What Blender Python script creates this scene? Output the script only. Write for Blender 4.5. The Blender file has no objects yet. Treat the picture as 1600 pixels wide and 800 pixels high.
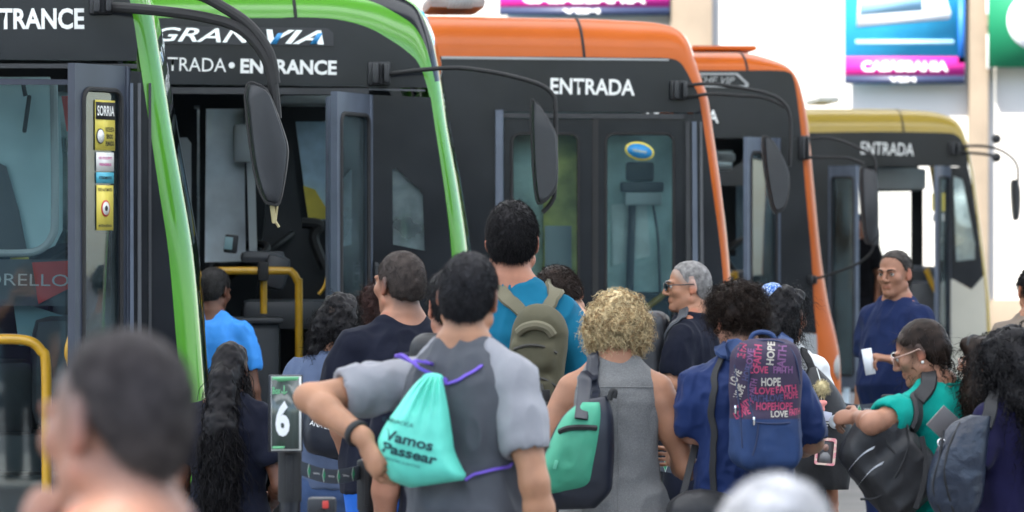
import bpy, math, random
import numpy as np
from mathutils import Vector, Matrix, geometry
from mathutils.bvhtree import BVHTree
import bmesh
R = math.radians
scene = bpy.context.scene
col = scene.collection
# ------------------------------------------------------------------ camera, world, sun, exposure
FPX, CAM_H, HY = 7500.0, 1.74, 394.0          # focal length in photo pixels (1600 wide), eye height, horizon row
cam_d = bpy.data.cameras.new('camera')
cam = bpy.data.objects.new('camera', cam_d); col.objects.link(cam)
cam.location = (0, 0, CAM_H); cam.rotation_euler = (R(90), 0, 0)
cam_d.sensor_width = 36; cam_d.lens = 36 * FPX / 1600
cam_d.shift_y = (HY - 400) / 1600
cam_d.clip_start = 0.5; cam_d.clip_end = 600
cam_d.dof.use_dof = True; cam_d.dof.focus_distance = 18.8; cam_d.dof.aperture_fstop = cam_d.lens / 27.0
scene.camera = cam
world = bpy.data.worlds.new('World'); scene.world = world; world.use_nodes = True
wn = world.node_tree.nodes; wl = world.node_tree.links
sky = wn.new('ShaderNodeTexSky'); sky.sky_type = 'NISHITA'; sky.sun_disc = False
SUN_EL, SUN_AZ = R(52), R(205)                # azimuth clockwise from +Y: the sun stands behind the photographer
sky.sun_elevation = SUN_EL; sky.sun_rotation = SUN_AZ
sky.dust_density = 1.2; sky.air_density = 1.0
wl.new(sky.outputs[0], wn['Background'].inputs[0]); wn['Background'].inputs[1].default_value = 0.15
sun_d = bpy.data.lights.new('sun', 'SUN'); sun_d.energy = 4.8; sun_d.angle = R(0.6); sun_d.color = (1, .95, .87)
sun = bpy.data.objects.new('sun', sun_d); col.objects.link(sun)
sd = Vector((math.sin(SUN_AZ) * math.cos(SUN_EL), math.cos(SUN_AZ) * math.cos(SUN_EL), math.sin(SUN_EL)))
sun.location = sd * 60; sun.rotation_euler = sd.to_track_quat('Z', 'Y').to_euler()
scene.view_settings.view_transform = 'Standard'; scene.view_settings.look = 'None'
scene.view_settings.exposure = 1.7; scene.view_settings.gamma = 1
scene.render.engine = 'CYCLES'
scene.cycles.use_denoising = True
scene.cycles.max_bounces = 8; scene.cycles.diffuse_bounces = 4; scene.cycles.transparent_max_bounces = 24
scene.cycles.caustics_reflective = False; scene.cycles.caustics_refractive = False
scene.cycles.sample_clamp_indirect = 6

def at(px, py, D):
    """a point of the photo (1600x800) at distance D"""
    return Vector(((px - 800) * D / FPX, D, CAM_H - (py - HY) * D / FPX))

# ------------------------------------------------------------------ materials
def lin(c):
    return tuple(((v / 255) / 12.92 if v / 255 <= .04045 else ((v / 255 + .055) / 1.055) ** 2.4) for v in c)
MATS = {}
def mat(name, rgb, rough=.5, metal=0., spec=.5, var=0., vscale=8., bump=0., bscale=60., bdist=.002, coat=0., sss=0., vcol=False,
        aniso=None, weave=0., sheen=0., speck=None, detail=4, rvar=0.):
    if name in MATS: return MATS[name]
    m = bpy.data.materials.new(name); m.use_nodes = True; MATS[name] = m
    nt = m.node_tree; n = nt.nodes; l = nt.links; b = n['Principled BSDF']
    b.inputs['Roughness'].default_value = rough; b.inputs['Metallic'].default_value = metal
    b.inputs['Specular IOR Level'].default_value = spec
    if coat: b.inputs['Coat Weight'].default_value = coat; b.inputs['Coat Roughness'].default_value = .08
    if sss:
        b.inputs['Subsurface Weight'].default_value = sss; b.inputs['Subsurface Radius'].default_value = (.9, .35, .2)
        b.inputs['Subsurface Scale'].default_value = .012
    if sheen: b.inputs['Sheen Weight'].default_value = sheen * .3; b.inputs['Sheen Roughness'].default_value = .5
    b.inputs['Base Color'].default_value = (*rgb, 1)
    tc = n.new('ShaderNodeTexCoord'); src = tc.outputs['Object']
    if aniso:
        mp = n.new('ShaderNodeMapping'); mp.inputs['Scale'].default_value = aniso; l.new(src, mp.inputs[0]); src2 = mp.outputs[0]
    else: src2 = src
    cur = None
    if vcol:
        a = n.new('ShaderNodeVertexColor'); a.layer_name = 'Col'; cur = a.outputs[0]
    def mixc(fac, A, B, mode='MIX'):
        mx = n.new('ShaderNodeMix'); mx.data_type = 'RGBA'; mx.blend_type = mode
        for s_, v in ((mx.inputs[0], fac), (mx.inputs[6], A), (mx.inputs[7], B)):
            if hasattr(v, 'links'): l.new(v, s_)
            else: s_.default_value = v
        return mx.outputs[2]
    if var:
        nz = n.new('ShaderNodeTexNoise'); nz.inputs['Scale'].default_value = vscale; nz.inputs['Detail'].default_value = detail
        l.new(src2, nz.inputs[0])
        rp = n.new('ShaderNodeMapRange'); rp.inputs[1].default_value = .3; rp.inputs[2].default_value = .7
        rp.inputs[3].default_value = 1 - var; rp.inputs[4].default_value = 1 + var; l.new(nz.outputs[0], rp.inputs[0])
        cb = n.new('ShaderNodeCombineColor')
        for i in range(3): l.new(rp.outputs[0], cb.inputs[i])
        cur = mixc(1., cur if cur is not None else (*rgb, 1), cb.outputs[0], 'MULTIPLY')
        if rvar:
            rr = n.new('ShaderNodeMapRange'); rr.inputs[3].default_value = max(0, rough - rvar); rr.inputs[4].default_value = rough + rvar
            l.new(nz.outputs[0], rr.inputs[0]); l.new(rr.outputs[0], b.inputs['Roughness'])
    if speck:
        nz = n.new('ShaderNodeTexNoise'); nz.inputs['Scale'].default_value = speck[1]; nz.inputs['Detail'].default_value = 2
        l.new(src, nz.inputs[0])
        rp = n.new('ShaderNodeMapRange'); rp.inputs[1].default_value = .45; rp.inputs[2].default_value = .62; l.new(nz.outputs[0], rp.inputs[0])
        cur = mixc(rp.outputs[0], cur if cur is not None else (*rgb, 1), (*speck[0], 1))
    if cur is not None: l.new(cur, b.inputs['Base Color'])
    if bump or weave:
        last = None
        if bump:
            nz = n.new('ShaderNodeTexNoise'); nz.inputs['Scale'].default_value = bscale; nz.inputs['Detail'].default_value = 3
            nz.inputs['Distortion'].default_value = .4
            l.new(src2, nz.inputs[0])
            bp = n.new('ShaderNodeBump'); bp.inputs['Strength'].default_value = bump; bp.inputs['Distance'].default_value = bdist
            l.new(nz.outputs[0], bp.inputs['Height']); last = bp
        if weave:
            nz = n.new('ShaderNodeTexNoise'); nz.inputs['Scale'].default_value = 420; nz.inputs['Detail'].default_value = 2; l.new(src, nz.inputs[0])
            bp = n.new('ShaderNodeBump'); bp.inputs['Strength'].default_value = weave; bp.inputs['Distance'].default_value = .0012
            l.new(nz.outputs[0], bp.inputs['Height'])
            if last: l.new(last.outputs[0], bp.inputs['Normal'])
            last = bp
        l.new(last.outputs[0], b.inputs['Normal'])
    return m
def glass(name, tint=(.8, .86, .86), refl=.06, rough=.02, light_veil=0.):
    if name in MATS: return MATS[name]
    m = bpy.data.materials.new(name); m.use_nodes = True; MATS[name] = m
    n = m.node_tree.nodes; l = m.node_tree.links
    for x in list(n):
        if x.type != 'OUTPUT_MATERIAL': n.remove(x)
    out = [x for x in n if x.type == 'OUTPUT_MATERIAL'][0]
    tr = n.new('ShaderNodeBsdfTransparent'); tr.inputs[0].default_value = (*tint, 1)
    gl = n.new('ShaderNodeBsdfGlossy'); gl.inputs['Roughness'].default_value = rough; gl.inputs[0].default_value = (.95, .98, 1, 1)
    fr = n.new('ShaderNodeFresnel'); fr.inputs[0].default_value = 1.52
    ad = n.new('ShaderNodeMath'); ad.operation = 'ADD'; ad.inputs[1].default_value = refl; l.new(fr.outputs[0], ad.inputs[0])
    mx = n.new('ShaderNodeMixShader'); l.new(ad.outputs[0], mx.inputs[0]); l.new(tr.outputs[0], mx.inputs[1]); l.new(gl.outputs[0], mx.inputs[2])
    last = mx.outputs[0]
    if light_veil:  # pale diffuse layer imitating reflections and brightness in the panes
        d1 = n.new('ShaderNodeBsdfDiffuse'); d1.inputs[0].default_value = (.50, .62, .65, 1)
        d2 = n.new('ShaderNodeBsdfTranslucent'); d2.inputs[0].default_value = (.75, .85, .88, 1)
        df = n.new('ShaderNodeMixShader'); df.inputs[0].default_value = .6; l.new(d1.outputs[0], df.inputs[1]); l.new(d2.outputs[0], df.inputs[2])
        tc = n.new('ShaderNodeTexCoord'); nz = n.new('ShaderNodeTexNoise'); nz.inputs['Scale'].default_value = 3; nz.inputs['Detail'].default_value = 6
        l.new(tc.outputs['Object'], nz.inputs[0])
        mr = n.new('ShaderNodeMapRange'); mr.inputs[1].default_value = .3; mr.inputs[2].default_value = .75; mr.inputs[4].default_value = light_veil
        l.new(nz.outputs[0], mr.inputs[0])
        m2 = n.new('ShaderNodeMixShader'); l.new(mr.outputs[0], m2.inputs[0]); l.new(last, m2.inputs[1]); l.new(df.outputs[0], m2.inputs[2]); last = m2.outputs[0]
    l.new(last, out.inputs[0])
    return m

# ------------------------------------------------------------------ object helpers
def tag(o, label=None, cat=None, group=None, kind=None):
    if label: o['label'] = label
    if cat: o['category'] = cat
    if group: o['group'] = group
    if kind: o['kind'] = kind
    return o
def raw_mesh(name, V, F, smooth=True, cols=None):
    me = bpy.data.meshes.new(name)
    V = np.asarray(V, dtype=np.float32).reshape(-1, 3)
    if isinstance(F, np.ndarray) and F.ndim == 2:
        k = F.shape[1]; flat = F.ravel().astype(np.int32); starts = np.arange(len(F), dtype=np.int32) * k
    else:
        sizes = np.array([len(f) for f in F], dtype=np.int32)
        flat = np.fromiter((i for f in F for i in f), dtype=np.int32, count=int(sizes.sum()))
        starts = np.concatenate(([0], np.cumsum(sizes)[:-1])).astype(np.int32)
    me.vertices.add(len(V)); me.vertices.foreach_set('co', V.ravel())
    me.loops.add(len(flat)); me.loops.foreach_set('vertex_index', flat)
    me.polygons.add(len(starts)); me.polygons.foreach_set('loop_start', starts)
    me.update(calc_edges=True); me.validate()
    if smooth: me.polygons.foreach_set('use_smooth', np.ones(len(me.polygons), dtype=bool))
    if cols is not None:
        ca = me.color_attributes.new('Col', 'FLOAT_COLOR', 'POINT')
        c4 = np.ones((len(V), 4), dtype=np.float32); c4[:, :3] = cols; ca.data.foreach_set('color', c4.ravel())
    return me
def link(name, me, m, parent=None, loc=None):
    o = bpy.data.objects.new(name, me); col.objects.link(o)
    for x in (m if isinstance(m, (list, tuple)) else [m]): me.materials.append(x)
    if parent: o.parent = parent
    if loc is not None: o.location = loc
    return o
def empty(name, loc, rz=0.):
    o = bpy.data.objects.new(name, None); col.objects.link(o); o.location = loc; o.rotation_euler = (0, 0, rz); o.empty_display_size = .1
    return o
def autosmooth(me, ang=40):
    try:
        me.set_sharp_from_angle(angle=R(ang))
    except Exception: pass

class MB:
    """collects hard-surface shapes for ONE mesh"""
    def __init__(s): s.V = []; s.F = []; s.mi = []
    def add(s, V, F, mi=0):
        o = len(s.V); s.V.extend([tuple(v) for v in V]); s.F.extend([tuple(i + o for i in f) for f in F]); s.mi.extend([mi] * len(F)); return s
    def box(s, c, size, bev=.0, rot=None, mi=0):
        c = Vector(c); h = Vector(size) / 2
        if bev <= 0:
            pts = [Vector((x * h.x, y * h.y, z * h.z)) for x in (-1, 1) for y in (-1, 1) for z in (-1, 1)]
            F = [(0, 1, 3, 2), (4, 6, 7, 5), (0, 4, 5, 1), (2, 3, 7, 6), (0, 2, 6, 4), (1, 5, 7, 3)]
        else:
            bev = min(bev, min(h) * .95)
            bm = bmesh.new(); bmesh.ops.create_cube(bm, size=1)
            for v in bm.verts: v.co = Vector((v.co.x * 2 * h.x, v.co.y * 2 * h.y, v.co.z * 2 * h.z))
            bmesh.ops.bevel(bm, geom=list(bm.edges), offset=bev, segments=2, profile=.6, affect='EDGES')
            bm.verts.index_update()
            pts = [v.co.copy() for v in bm.verts]; F = [tuple(v.index for v in f.verts) for f in bm.faces]; bm.free()
        if rot is not None: pts = [rot @ p for p in pts]
        return s.add([p + c for p in pts], F, mi)
    def tube(s, path, r, seg=10, caps=True, mi=0, closed=False):
        P = [Vector(p) for p in path]; n = len(P)
        rs = r if isinstance(r, (list, tuple)) else [r] * n
        V = []; F = []; up = None
        for i, p in enumerate(P):
            if closed: t = P[(i + 1) % n] - P[i - 1]
            else: t = (P[min(i + 1, n - 1)] - P[max(i - 1, 0)])
            t.normalize()
            if up is None:
                up = t.orthogonal().normalized()
            up = (up - t * up.dot(t)).normalized(); w = t.cross(up)
            for k in range(seg):
                a = 2 * math.pi * k / seg; V.append(p + (up * math.cos(a) + w * math.sin(a)) * rs[i])
        for i in range(n if closed else n - 1):
            for k in range(seg):
                k2 = (k + 1) % seg; j = (i + 1) % n
                F.append((i * seg + k, i * seg + k2, j * seg + k2, j * seg + k))
        if caps and not closed: F.append(tuple(reversed(range(seg)))); F.append(tuple(range((n - 1) * seg, n * seg)))
        return s.add(V, F, mi)
    def plate(s, outer, holes=(), y0=0., y1=.03, mi=0):
        """a plate in the xz plane with holes, from depth y0 to y1"""
        loops = [outer] + list(holes)
        tris = geometry.tessellate_polygon([[Vector((p[0], p[1], 0)) for p in lp] for lp in loops])
        pts = [p for lp in loops for p in lp]; n = len(pts)
        V = [(p[0], y0, p[1]) for p in pts] + [(p[0], y1, p[1]) for p in pts]
        F = []
        for t in tris:
            a, b, c = (pts[i] for i in t)
            ccw = (b[0] - a[0]) * (c[1] - a[1]) - (b[1] - a[1]) * (c[0] - a[0]) > 0
            t = tuple(t) if ccw else tuple(reversed(t))
            F.append(t); F.append(tuple(i + n for i in reversed(t)))
        o = 0
        for li, lp in enumerate(loops):
            m = len(lp)
            area = sum(lp[i][0] * lp[(i + 1) % m][1] - lp[(i + 1) % m][0] * lp[i][1] for i in range(m))
            fl = (area > 0) == (li == 0)
            for i in range(m):
                a, b = o + i, o + (i + 1) % m
                F.append((a, a + n, b + n, b) if fl else (b, b + n, a + n, a))
            o += m
        return s.add(V, F, mi)
    def lathe(s, prof, c=(0, 0, 0), seg=20, mi=0, rot=None):
        V = []; F = []
        for (r, z) in prof:
            for k in range(seg):
                a = 2 * math.pi * k / seg; p = Vector((r * math.cos(a), r * math.sin(a), z))
                if rot is not None: p = rot @ p
                V.append(p + Vector(c))
        for i in range(len(prof) - 1):
            for k in range(seg):
                k2 = (k + 1) % seg; F.append((i * seg + k, i * seg + k2, (i + 1) * seg + k2, (i + 1) * seg + k))
        F.append(tuple(reversed(range(seg)))); F.append(tuple(range((len(prof) - 1) * seg, len(prof) * seg)))
        return s.add(V, F, mi)
    def build(s, name, m, parent=None, smooth=True, ang=35, loc=None):
        V = s.V
        if loc is not None: V = [Vector(v) - Vector(loc) for v in V]
        me = raw_mesh(name, V, s.F, smooth)
        if smooth: autosmooth(me, ang)
        o = link(name, me, m, parent, loc)
        if isinstance(m, (list, tuple)): me.polygons.foreach_set('material_index', np.array(s.mi, dtype=np.int32))
        return o

def rrect(x0, z0, x1, z1, r=.04, n=4, radii=None):
    pts = []
    for (cx, cz, a0, q) in ((x1 - r, z1 - r, 0, 0), (x0 + r, z1 - r, 90, 1), (x0 + r, z0 + r, 180, 2), (x1 - r, z0 + r, 270, 3)):
        for i in range(n + 1):
            a = R(a0 + 90 * i / n); pts.append((cx + r * math.cos(a), cz + r * math.sin(a)))
    return pts
def smooth_path(P, n=8):
    P = [Vector(p) for p in P]; out = []
    for i in range(len(P) - 1):
        p0, p1, p2, p3 = P[max(i - 1, 0)], P[i], P[i + 1], P[min(i + 2, len(P) - 1)]
        for k in range(n):
            t = k / n
            out.append(.5 * ((2 * p1) + (p2 - p0) * t + (2 * p0 - 5 * p1 + 4 * p2 - p3) * t * t + (3 * p1 - p0 - 3 * p2 + p3) * t ** 3))
    out.append(P[-1]); return out

# ------------------------------------------------------------------ lettering
def text_geo(body, bold=0., shear=0., spacing=1., res=3):
    cu = bpy.data.curves.new('t', 'FONT'); cu.body = body; cu.size = 1; cu.offset = bold; cu.shear = shear; cu.space_character = spacing
    cu.resolution_u = res; cu.fill_mode = 'FRONT'
    ob = bpy.data.objects.new('t', cu)
    me = bpy.data.meshes.new_from_object(ob)
    V = np.array([v.co[:] for v in me.vertices]); F = [tuple(p.vertices) for p in me.polygons]
    bpy.data.objects.remove(ob); bpy.data.curves.remove(cu); bpy.data.meshes.remove(me)
    return V, F
def text_fit(body, w, h=None, bold=0., shear=0., spacing=1.):
    """centred flat lettering scaled to width w (and height h)"""
    V, F = text_geo(body, bold, shear, spacing)
    lo = V.min(0); hi = V.max(0); V = V - (lo + hi) / 2
    sx = w / (hi[0] - lo[0]); sy = (h / (hi[1] - lo[1])) if h else sx
    return V[:, 0] * sx, V[:, 1] * sy, F
def lettering(mb, body, c, w, h=None, xd=(1, 0, 0), yd=(0, 0, 1), bold=0., shear=0., rot=0., bvh=None, ray=None, off=.002, spacing=1., mi=0):
    x, y, F = text_fit(body, w, h, bold, shear, spacing)
    if rot: x, y = x * math.cos(rot) - y * math.sin(rot), x * math.sin(rot) + y * math.cos(rot)
    xd = Vector(xd).normalized(); yd = Vector(yd).normalized(); c = Vector(c)
    V = [c + xd * a + yd * b for a, b in zip(x, y)]
    if bvh is not None:
        ray = Vector(ray).normalized(); out = []
        for v in V:
            hit = bvh.ray_cast(v - ray * .5, ray)
            out.append(hit[0] - ray * off if hit[0] is not None else v)
        V = out
    n = xd.cross(yd)
    mb.add(V, F, mi)
# ------------------------------------------------------------------ smooth solids (signed distances, meshed by surface nets)
def vnoise(P, seed=0):
    P = np.asarray(P, dtype=np.float64); i = np.floor(P).astype(np.int64); f = P - i; f = f * f * (3 - 2 * f); out = 0
    def hsh(a, b, c):
        n = (a * 374761393 + b * 668265263 + c * 2147483647 + seed * 1274126177) & 0xffffffff
        n = ((n ^ (n >> 13)) * 1274126177) & 0xffffffff
        return ((n ^ (n >> 16)) & 0xffff) / 65535.0
    for dx in (0, 1):
        for dy in (0, 1):
            for dz in (0, 1):
                w = (f[:, 0] if dx else 1 - f[:, 0]) * (f[:, 1] if dy else 1 - f[:, 1]) * (f[:, 2] if dz else 1 - f[:, 2])
                out = out + w * hsh(i[:, 0] + dx, i[:, 1] + dy, i[:, 2] + dz)
    return out * 2 - 1
def surface_nets(F, lo, h):
    S = F < 0
    c = S[:-1, :-1, :-1].astype(np.int8)
    tot = np.zeros(c.shape, np.int8)
    for dx in (0, 1):
        for dy in (0, 1):
            for dz in (0, 1):
                tot += S[dx:S.shape[0] - 1 + dx, dy:S.shape[1] - 1 + dy, dz:S.shape[2] - 1 + dz]
    I, J, K = np.nonzero((tot > 0) & (tot < 8))
    acc = np.zeros((len(I), 3)); cnt = np.zeros(len(I))
    cor = [(a, b, d) for a in (0, 1) for b in (0, 1) for d in (0, 1)]
    for p in cor:
        for ax in range(3):
            if p[ax]: continue
            q = list(p); q[ax] = 1
            f0 = F[I + p[0], J + p[1], K + p[2]]; f1 = F[I + q[0], J + q[1], K + q[2]]
            m = (f0 < 0) != (f1 < 0)
            t = np.where(m, f0 / np.where(m, f0 - f1, 1), 0)
            for a in range(3): acc[:, a] += np.where(m, p[a] + (t if a == ax else 0), 0)
            cnt += m
    V = (np.stack([I, J, K], 1) + acc / cnt[:, None]) * h + lo
    idx = -np.ones(c.shape, np.int64); idx[I, J, K] = np.arange(len(I))
    Q = []
    for ax in range(3):
        a = np.moveaxis(S, ax, 0); m = a[:-1] != a[1:]
        o1, o2 = [d for d in range(3) if d != ax]
        Z = np.nonzero(m); P = [None] * 3; P[ax] = Z[0]; P[o1] = Z[1]; P[o2] = Z[2]
        ok = (P[o1] > 0) & (P[o2] > 0) & (P[o1] < F.shape[o1] - 1) & (P[o2] < F.shape[o2] - 1)
        P = [p[ok] for p in P]
        def cell(d1, d2):
            q = list(P); q[o1] = P[o1] + d1; q[o2] = P[o2] + d2; return idx[q[0], q[1], q[2]]
        quad = np.stack([cell(-1, -1), cell(0, -1), cell(0, 0), cell(-1, 0)], 1)
        fl = S[P[0], P[1], P[2]]
        if ax == 1: fl = ~fl
        quad = np.where(fl[:, None], quad, quad[:, ::-1]); Q.append(quad)
    Q = np.concatenate(Q); Q = Q[(Q >= 0).all(1)]
    return V, Q
def rotm(yaw=0, pitch=0, roll=0):
    """columns are the local axes: yaw about z, then nose-down pitch, then roll (degrees)"""
    return np.array(Matrix.Rotation(R(yaw), 3, 'Z') @ Matrix.Rotation(R(-pitch), 3, 'X') @ Matrix.Rotation(R(roll), 3, 'Y'))
class Field:
    def __init__(s, h=.007): s.h = h; s.ops = []
    def _add(s, f, lo, hi, k, sub): s.ops.append((f, np.array(lo, float), np.array(hi, float), k, sub))
    def rc(s, a, b, ra, rb, k=.012, flat=None, sub=False):
        a = np.array(a, float); b = np.array(b, float); ba = b - a; L2 = max(float(ba @ ba), 1e-9); rm = max(ra, rb)
        def f(X, Y, Z):
            px, py, pz = X - a[0], Y - a[1], Z - a[2]
            t = np.clip((px * ba[0] + py * ba[1] + pz * ba[2]) / L2, 0, 1)
            ox, oy, oz = px - t * ba[0], py - t * ba[1], pz - t * ba[2]
            r = ra + (rb - ra) * t
            if flat is not None:
                n, q = flat; dn = ox * n[0] + oy * n[1] + oz * n[2]
                ox, oy, oz = ox + (q - 1) * dn * n[0], oy + (q - 1) * dn * n[1], oz + (q - 1) * dn * n[2]
                return (np.sqrt(ox * ox + oy * oy + oz * oz) - r) / math.sqrt(q)
            return np.sqrt(ox * ox + oy * oy + oz * oz) - r
        s._add(f, np.minimum(a, b) - rm, np.maximum(a, b) + rm, k, sub)
    def ell(s, c, r, Rm=None, k=.012, sub=False):
        c = np.array(c, float); r = np.array(r, float); rm = r.max()
        def f(X, Y, Z):
            px, py, pz = X - c[0], Y - c[1], Z - c[2]
            if Rm is not None:
                px, py, pz = (px * Rm[0, 0] + py * Rm[1, 0] + pz * Rm[2, 0], px * Rm[0, 1] + py * Rm[1, 1] + pz * Rm[2, 1], px * Rm[0, 2] + py * Rm[1, 2] + pz * Rm[2, 2])
            k0 = np.sqrt((px / r[0]) ** 2 + (py / r[1]) ** 2 + (pz / r[2]) ** 2)
            k1 = np.sqrt((px / r[0] ** 2) ** 2 + (py / r[1] ** 2) ** 2 + (pz / r[2] ** 2) ** 2)
            return k0 * (k0 - 1) / np.maximum(k1, 1e-6)
        s._add(f, c - rm, c + rm, k, sub)
    def box(s, c, hs, rad, Rm=None, k=.012, sub=False):
        c = np.array(c, float); hs = np.array(hs, float); rm = float(np.linalg.norm(hs))
        def f(X, Y, Z):
            px, py, pz = X - c[0], Y - c[1], Z - c[2]
            if Rm is not None:
                px, py, pz = (px * Rm[0, 0] + py * Rm[1, 0] + pz * Rm[2, 0], px * Rm[0, 1] + py * Rm[1, 1] + pz * Rm[2, 1], px * Rm[0, 2] + py * Rm[1, 2] + pz * Rm[2, 2])
            qx, qy, qz = np.abs(px) - hs[0] + rad, np.abs(py) - hs[1] + rad, np.abs(pz) - hs[2] + rad
            return np.sqrt(np.maximum(qx, 0) ** 2 + np.maximum(qy, 0) ** 2 + np.maximum(qz, 0) ** 2) + np.minimum(np.maximum(qx, np.maximum(qy, qz)), 0) - rad
        s._add(f, c - rm, c + rm, k, sub)
    def stack(s, zs, a, b, cx, cy, p=2.4, k=.03, rnd=.01):
        zs = np.array(zs, float); a = np.array(a, float); b = np.array(b, float); cx = np.array(cx, float); cy = np.array(cy, float)
        def f(X, Y, Z):
            z1 = Z.ravel()
            A = np.interp(z1, zs, a).reshape(Z.shape); B = np.interp(z1, zs, b).reshape(Z.shape)
            CX = np.interp(z1, zs, cx).reshape(Z.shape); CY = np.interp(z1, zs, cy).reshape(Z.shape)
            q = (np.abs((X - CX) / A) ** p + np.abs((Y - CY) / B) ** p) ** (1 / p)
            d = (q - 1) * np.minimum(A, B)
            return np.maximum(np.maximum(d, Z - zs[-1]), zs[0] - Z)
        mx = max(a.max(), b.max())
        s._add(f, (cx.min() - mx, cy.min() - mx, zs[0]), (cx.max() + mx, cy.max() + mx, zs[-1]), k, False)
    def mesh(s, clip=None):
        h = s.h; pos = [o for o in s.ops if not o[4]]
        lo = np.min([o[1] for o in pos], 0) - 4 * h - .01; hi = np.max([o[2] for o in pos], 0) + 4 * h + .01
        n = np.ceil((hi - lo) / h).astype(int) + 1
        G = [lo[i] + h * np.arange(n[i]) for i in range(3)]
        F = np.full(n, .25)
        for f, l, u, k, sub in s.ops:
            i0 = np.clip(((l - k * 1.2 - 2 * h - lo) / h).astype(int), 0, n - 1); i1 = np.clip(((u + k * 1.2 + 2 * h - lo) / h).astype(int) + 2, 1, n)
            if (i1 <= i0).any(): continue
            X = G[0][i0[0]:i1[0], None, None]; Y = G[1][None, i0[1]:i1[1], None]; Z = G[2][None, None, i0[2]:i1[2]]
            d = f(X, Y, Z); sl = (slice(i0[0], i1[0]), slice(i0[1], i1[1]), slice(i0[2], i1[2])); B = F[sl]
            if sub:
                d = -d; hh = np.maximum(k - np.abs(B - d), 0) / k; F[sl] = np.maximum(B, d) + hh * hh * k / 4
            else:
                hh = np.maximum(k - np.abs(B - d), 0) / k; F[sl] = np.minimum(B, d) - hh * hh * k / 4
        if clip is not None:
            F = np.maximum(F, clip(G[0][:, None, None], G[1][None, :, None], G[2][None, None, :]))
        F[F == 0] = 1e-7
        return surface_nets(F, lo, h)
def vnormals(V, Q):
    n = np.cross(V[Q[:, 2]] - V[Q[:, 0]], V[Q[:, 3]] - V[Q[:, 1]]); N = np.zeros_like(V)
    for i in range(4): np.add.at(N, Q[:, i], n)
    return N / np.maximum(np.linalg.norm(N, axis=1, keepdims=True), 1e-9)
def relax(V, Q, it=2, w=.5):
    V = V.copy()
    for _ in range(it):
        S = np.zeros_like(V); c = np.zeros(len(V))
        for i in range(4):
            j = (i + 1) % 4
            np.add.at(S, Q[:, i], V[Q[:, j]]); np.add.at(c, Q[:, i], 1); np.add.at(S, Q[:, j], V[Q[:, i]]); np.add.at(c, Q[:, j], 1)
        V = V * (1 - w) + w * S / np.maximum(c, 1)[:, None]
    return V
def folds(V, Q, amp, seed, fx=(5, 5, 3.5), sharp=True):
    """cloth wrinkles: ridged, warped noise pushed along the normals"""
    N = vnormals(V, Q); P = V + .06 * np.stack([vnoise(V * 4 + 7, seed + i) for i in range(3)], 1)
    a = vnoise(P * np.array(fx), seed + 5); b = vnoise(P * np.array(fx) * 2.3 + 3.1, seed + 6); c = vnoise(P * np.array((14, 14, 7)), seed + 9)
    f = (1 - 2 * np.abs(a)) * .6 + (1 - 2 * np.abs(b)) * .4 + c * .2 if sharp else a + .5 * b
    f = np.maximum(f - f.mean() + .06, -.38)
    return V + N * (amp * f)[:, None]
def bvh_of(V, Q): return BVHTree.FromPolygons([tuple(v) for v in V], [tuple(int(i) for i in q) for q in Q])
def sample_surface(V, Q, n, rng, accept=None):
    c = V[Q].mean(1); nn = np.cross(V[Q[:, 2]] - V[Q[:, 0]], V[Q[:, 3]] - V[Q[:, 1]]); ar = np.linalg.norm(nn, axis=1); nn = nn / np.maximum(ar, 1e-12)[:, None]
    if accept is not None: ar = ar * accept(c, nn)
    i = rng.choice(len(Q), n, p=ar / ar.sum())
    u = rng.random((n, 1)); v = rng.random((n, 1)); q = Q[i]
    P = (V[q[:, 0]] * (1 - u) + V[q[:, 1]] * u) * (1 - v) + (V[q[:, 3]] * (1 - u) + V[q[:, 2]] * u) * v
    return P, nn[i]
def curls(P, N, rng, L, rad, turns, thick, out=.6, grav=.6, droop=.3, seg=14, jit=.3, taper=.75, back=.0):
    n = len(P); t = np.linspace(0, 1, seg)[None, :, None]
    L = L * (.65 + .7 * rng.random((n, 1, 1))); g = np.array([0, 0, -1.])
    A = N * out + g * grav + rng.normal(0, jit, (n, 3)); A /= np.linalg.norm(A, axis=1, keepdims=True)
    ref = np.where(np.abs(A[:, 2:3]) > .9, np.array([[1., 0, 0]]), np.array([[0, 0, 1.]]))
    U = np.cross(A, ref); U /= np.linalg.norm(U, axis=1, keepdims=True); W = np.cross(A, U)
    ph = rng.random((n, 1, 1)) * 6.283; tw = turns * (.7 + .6 * rng.random((n, 1, 1))) * np.where(rng.random((n, 1, 1)) < .5, -1, 1)
    ang = 6.283 * tw * t + ph; rr = rad * (.6 + .8 * rng.random((n, 1, 1))) * np.minimum(1, t * 4)
    C = (P - N * back)[:, None] + A[:, None] * L * t + g * (droop * L * t * t) + rr * (np.cos(ang) * U[:, None] + np.sin(ang) * W[:, None])
    T = np.gradient(C, axis=1); T /= np.maximum(np.linalg.norm(T, axis=2, keepdims=True), 1e-9)
    B1 = np.cross(T, (A + .37 * U)[:, None]); B1 /= np.maximum(np.linalg.norm(B1, axis=2, keepdims=True), 1e-9); B2 = np.cross(T, B1)
    th = thick * (.7 + .6 * rng.random((n, 1, 1))) * (1 - taper * t)
    R3 = np.stack([C + th * (math.cos(a) * B1 + math.sin(a) * B2) for a in (0, 2.094, 4.189)], 2)
    V = R3.reshape(-1, 3); base = (np.arange(n) * seg * 3)[:, None, None] + (np.arange(seg - 1) * 3)[None, :, None]; k = np.arange(3)[None, None, :]; k2 = (k + 1) % 3
    F = np.stack([base + k, base + k2, base + 3 + k2, base + 3 + k], 3).reshape(-1, 4)
    return V, F
def join(parts):
    V = []; F = []; o = 0
    for v, f in parts: V.append(v); F.append(np.asarray(f) + o); o += len(v)
    return np.concatenate(V), np.concatenate(F)
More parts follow.
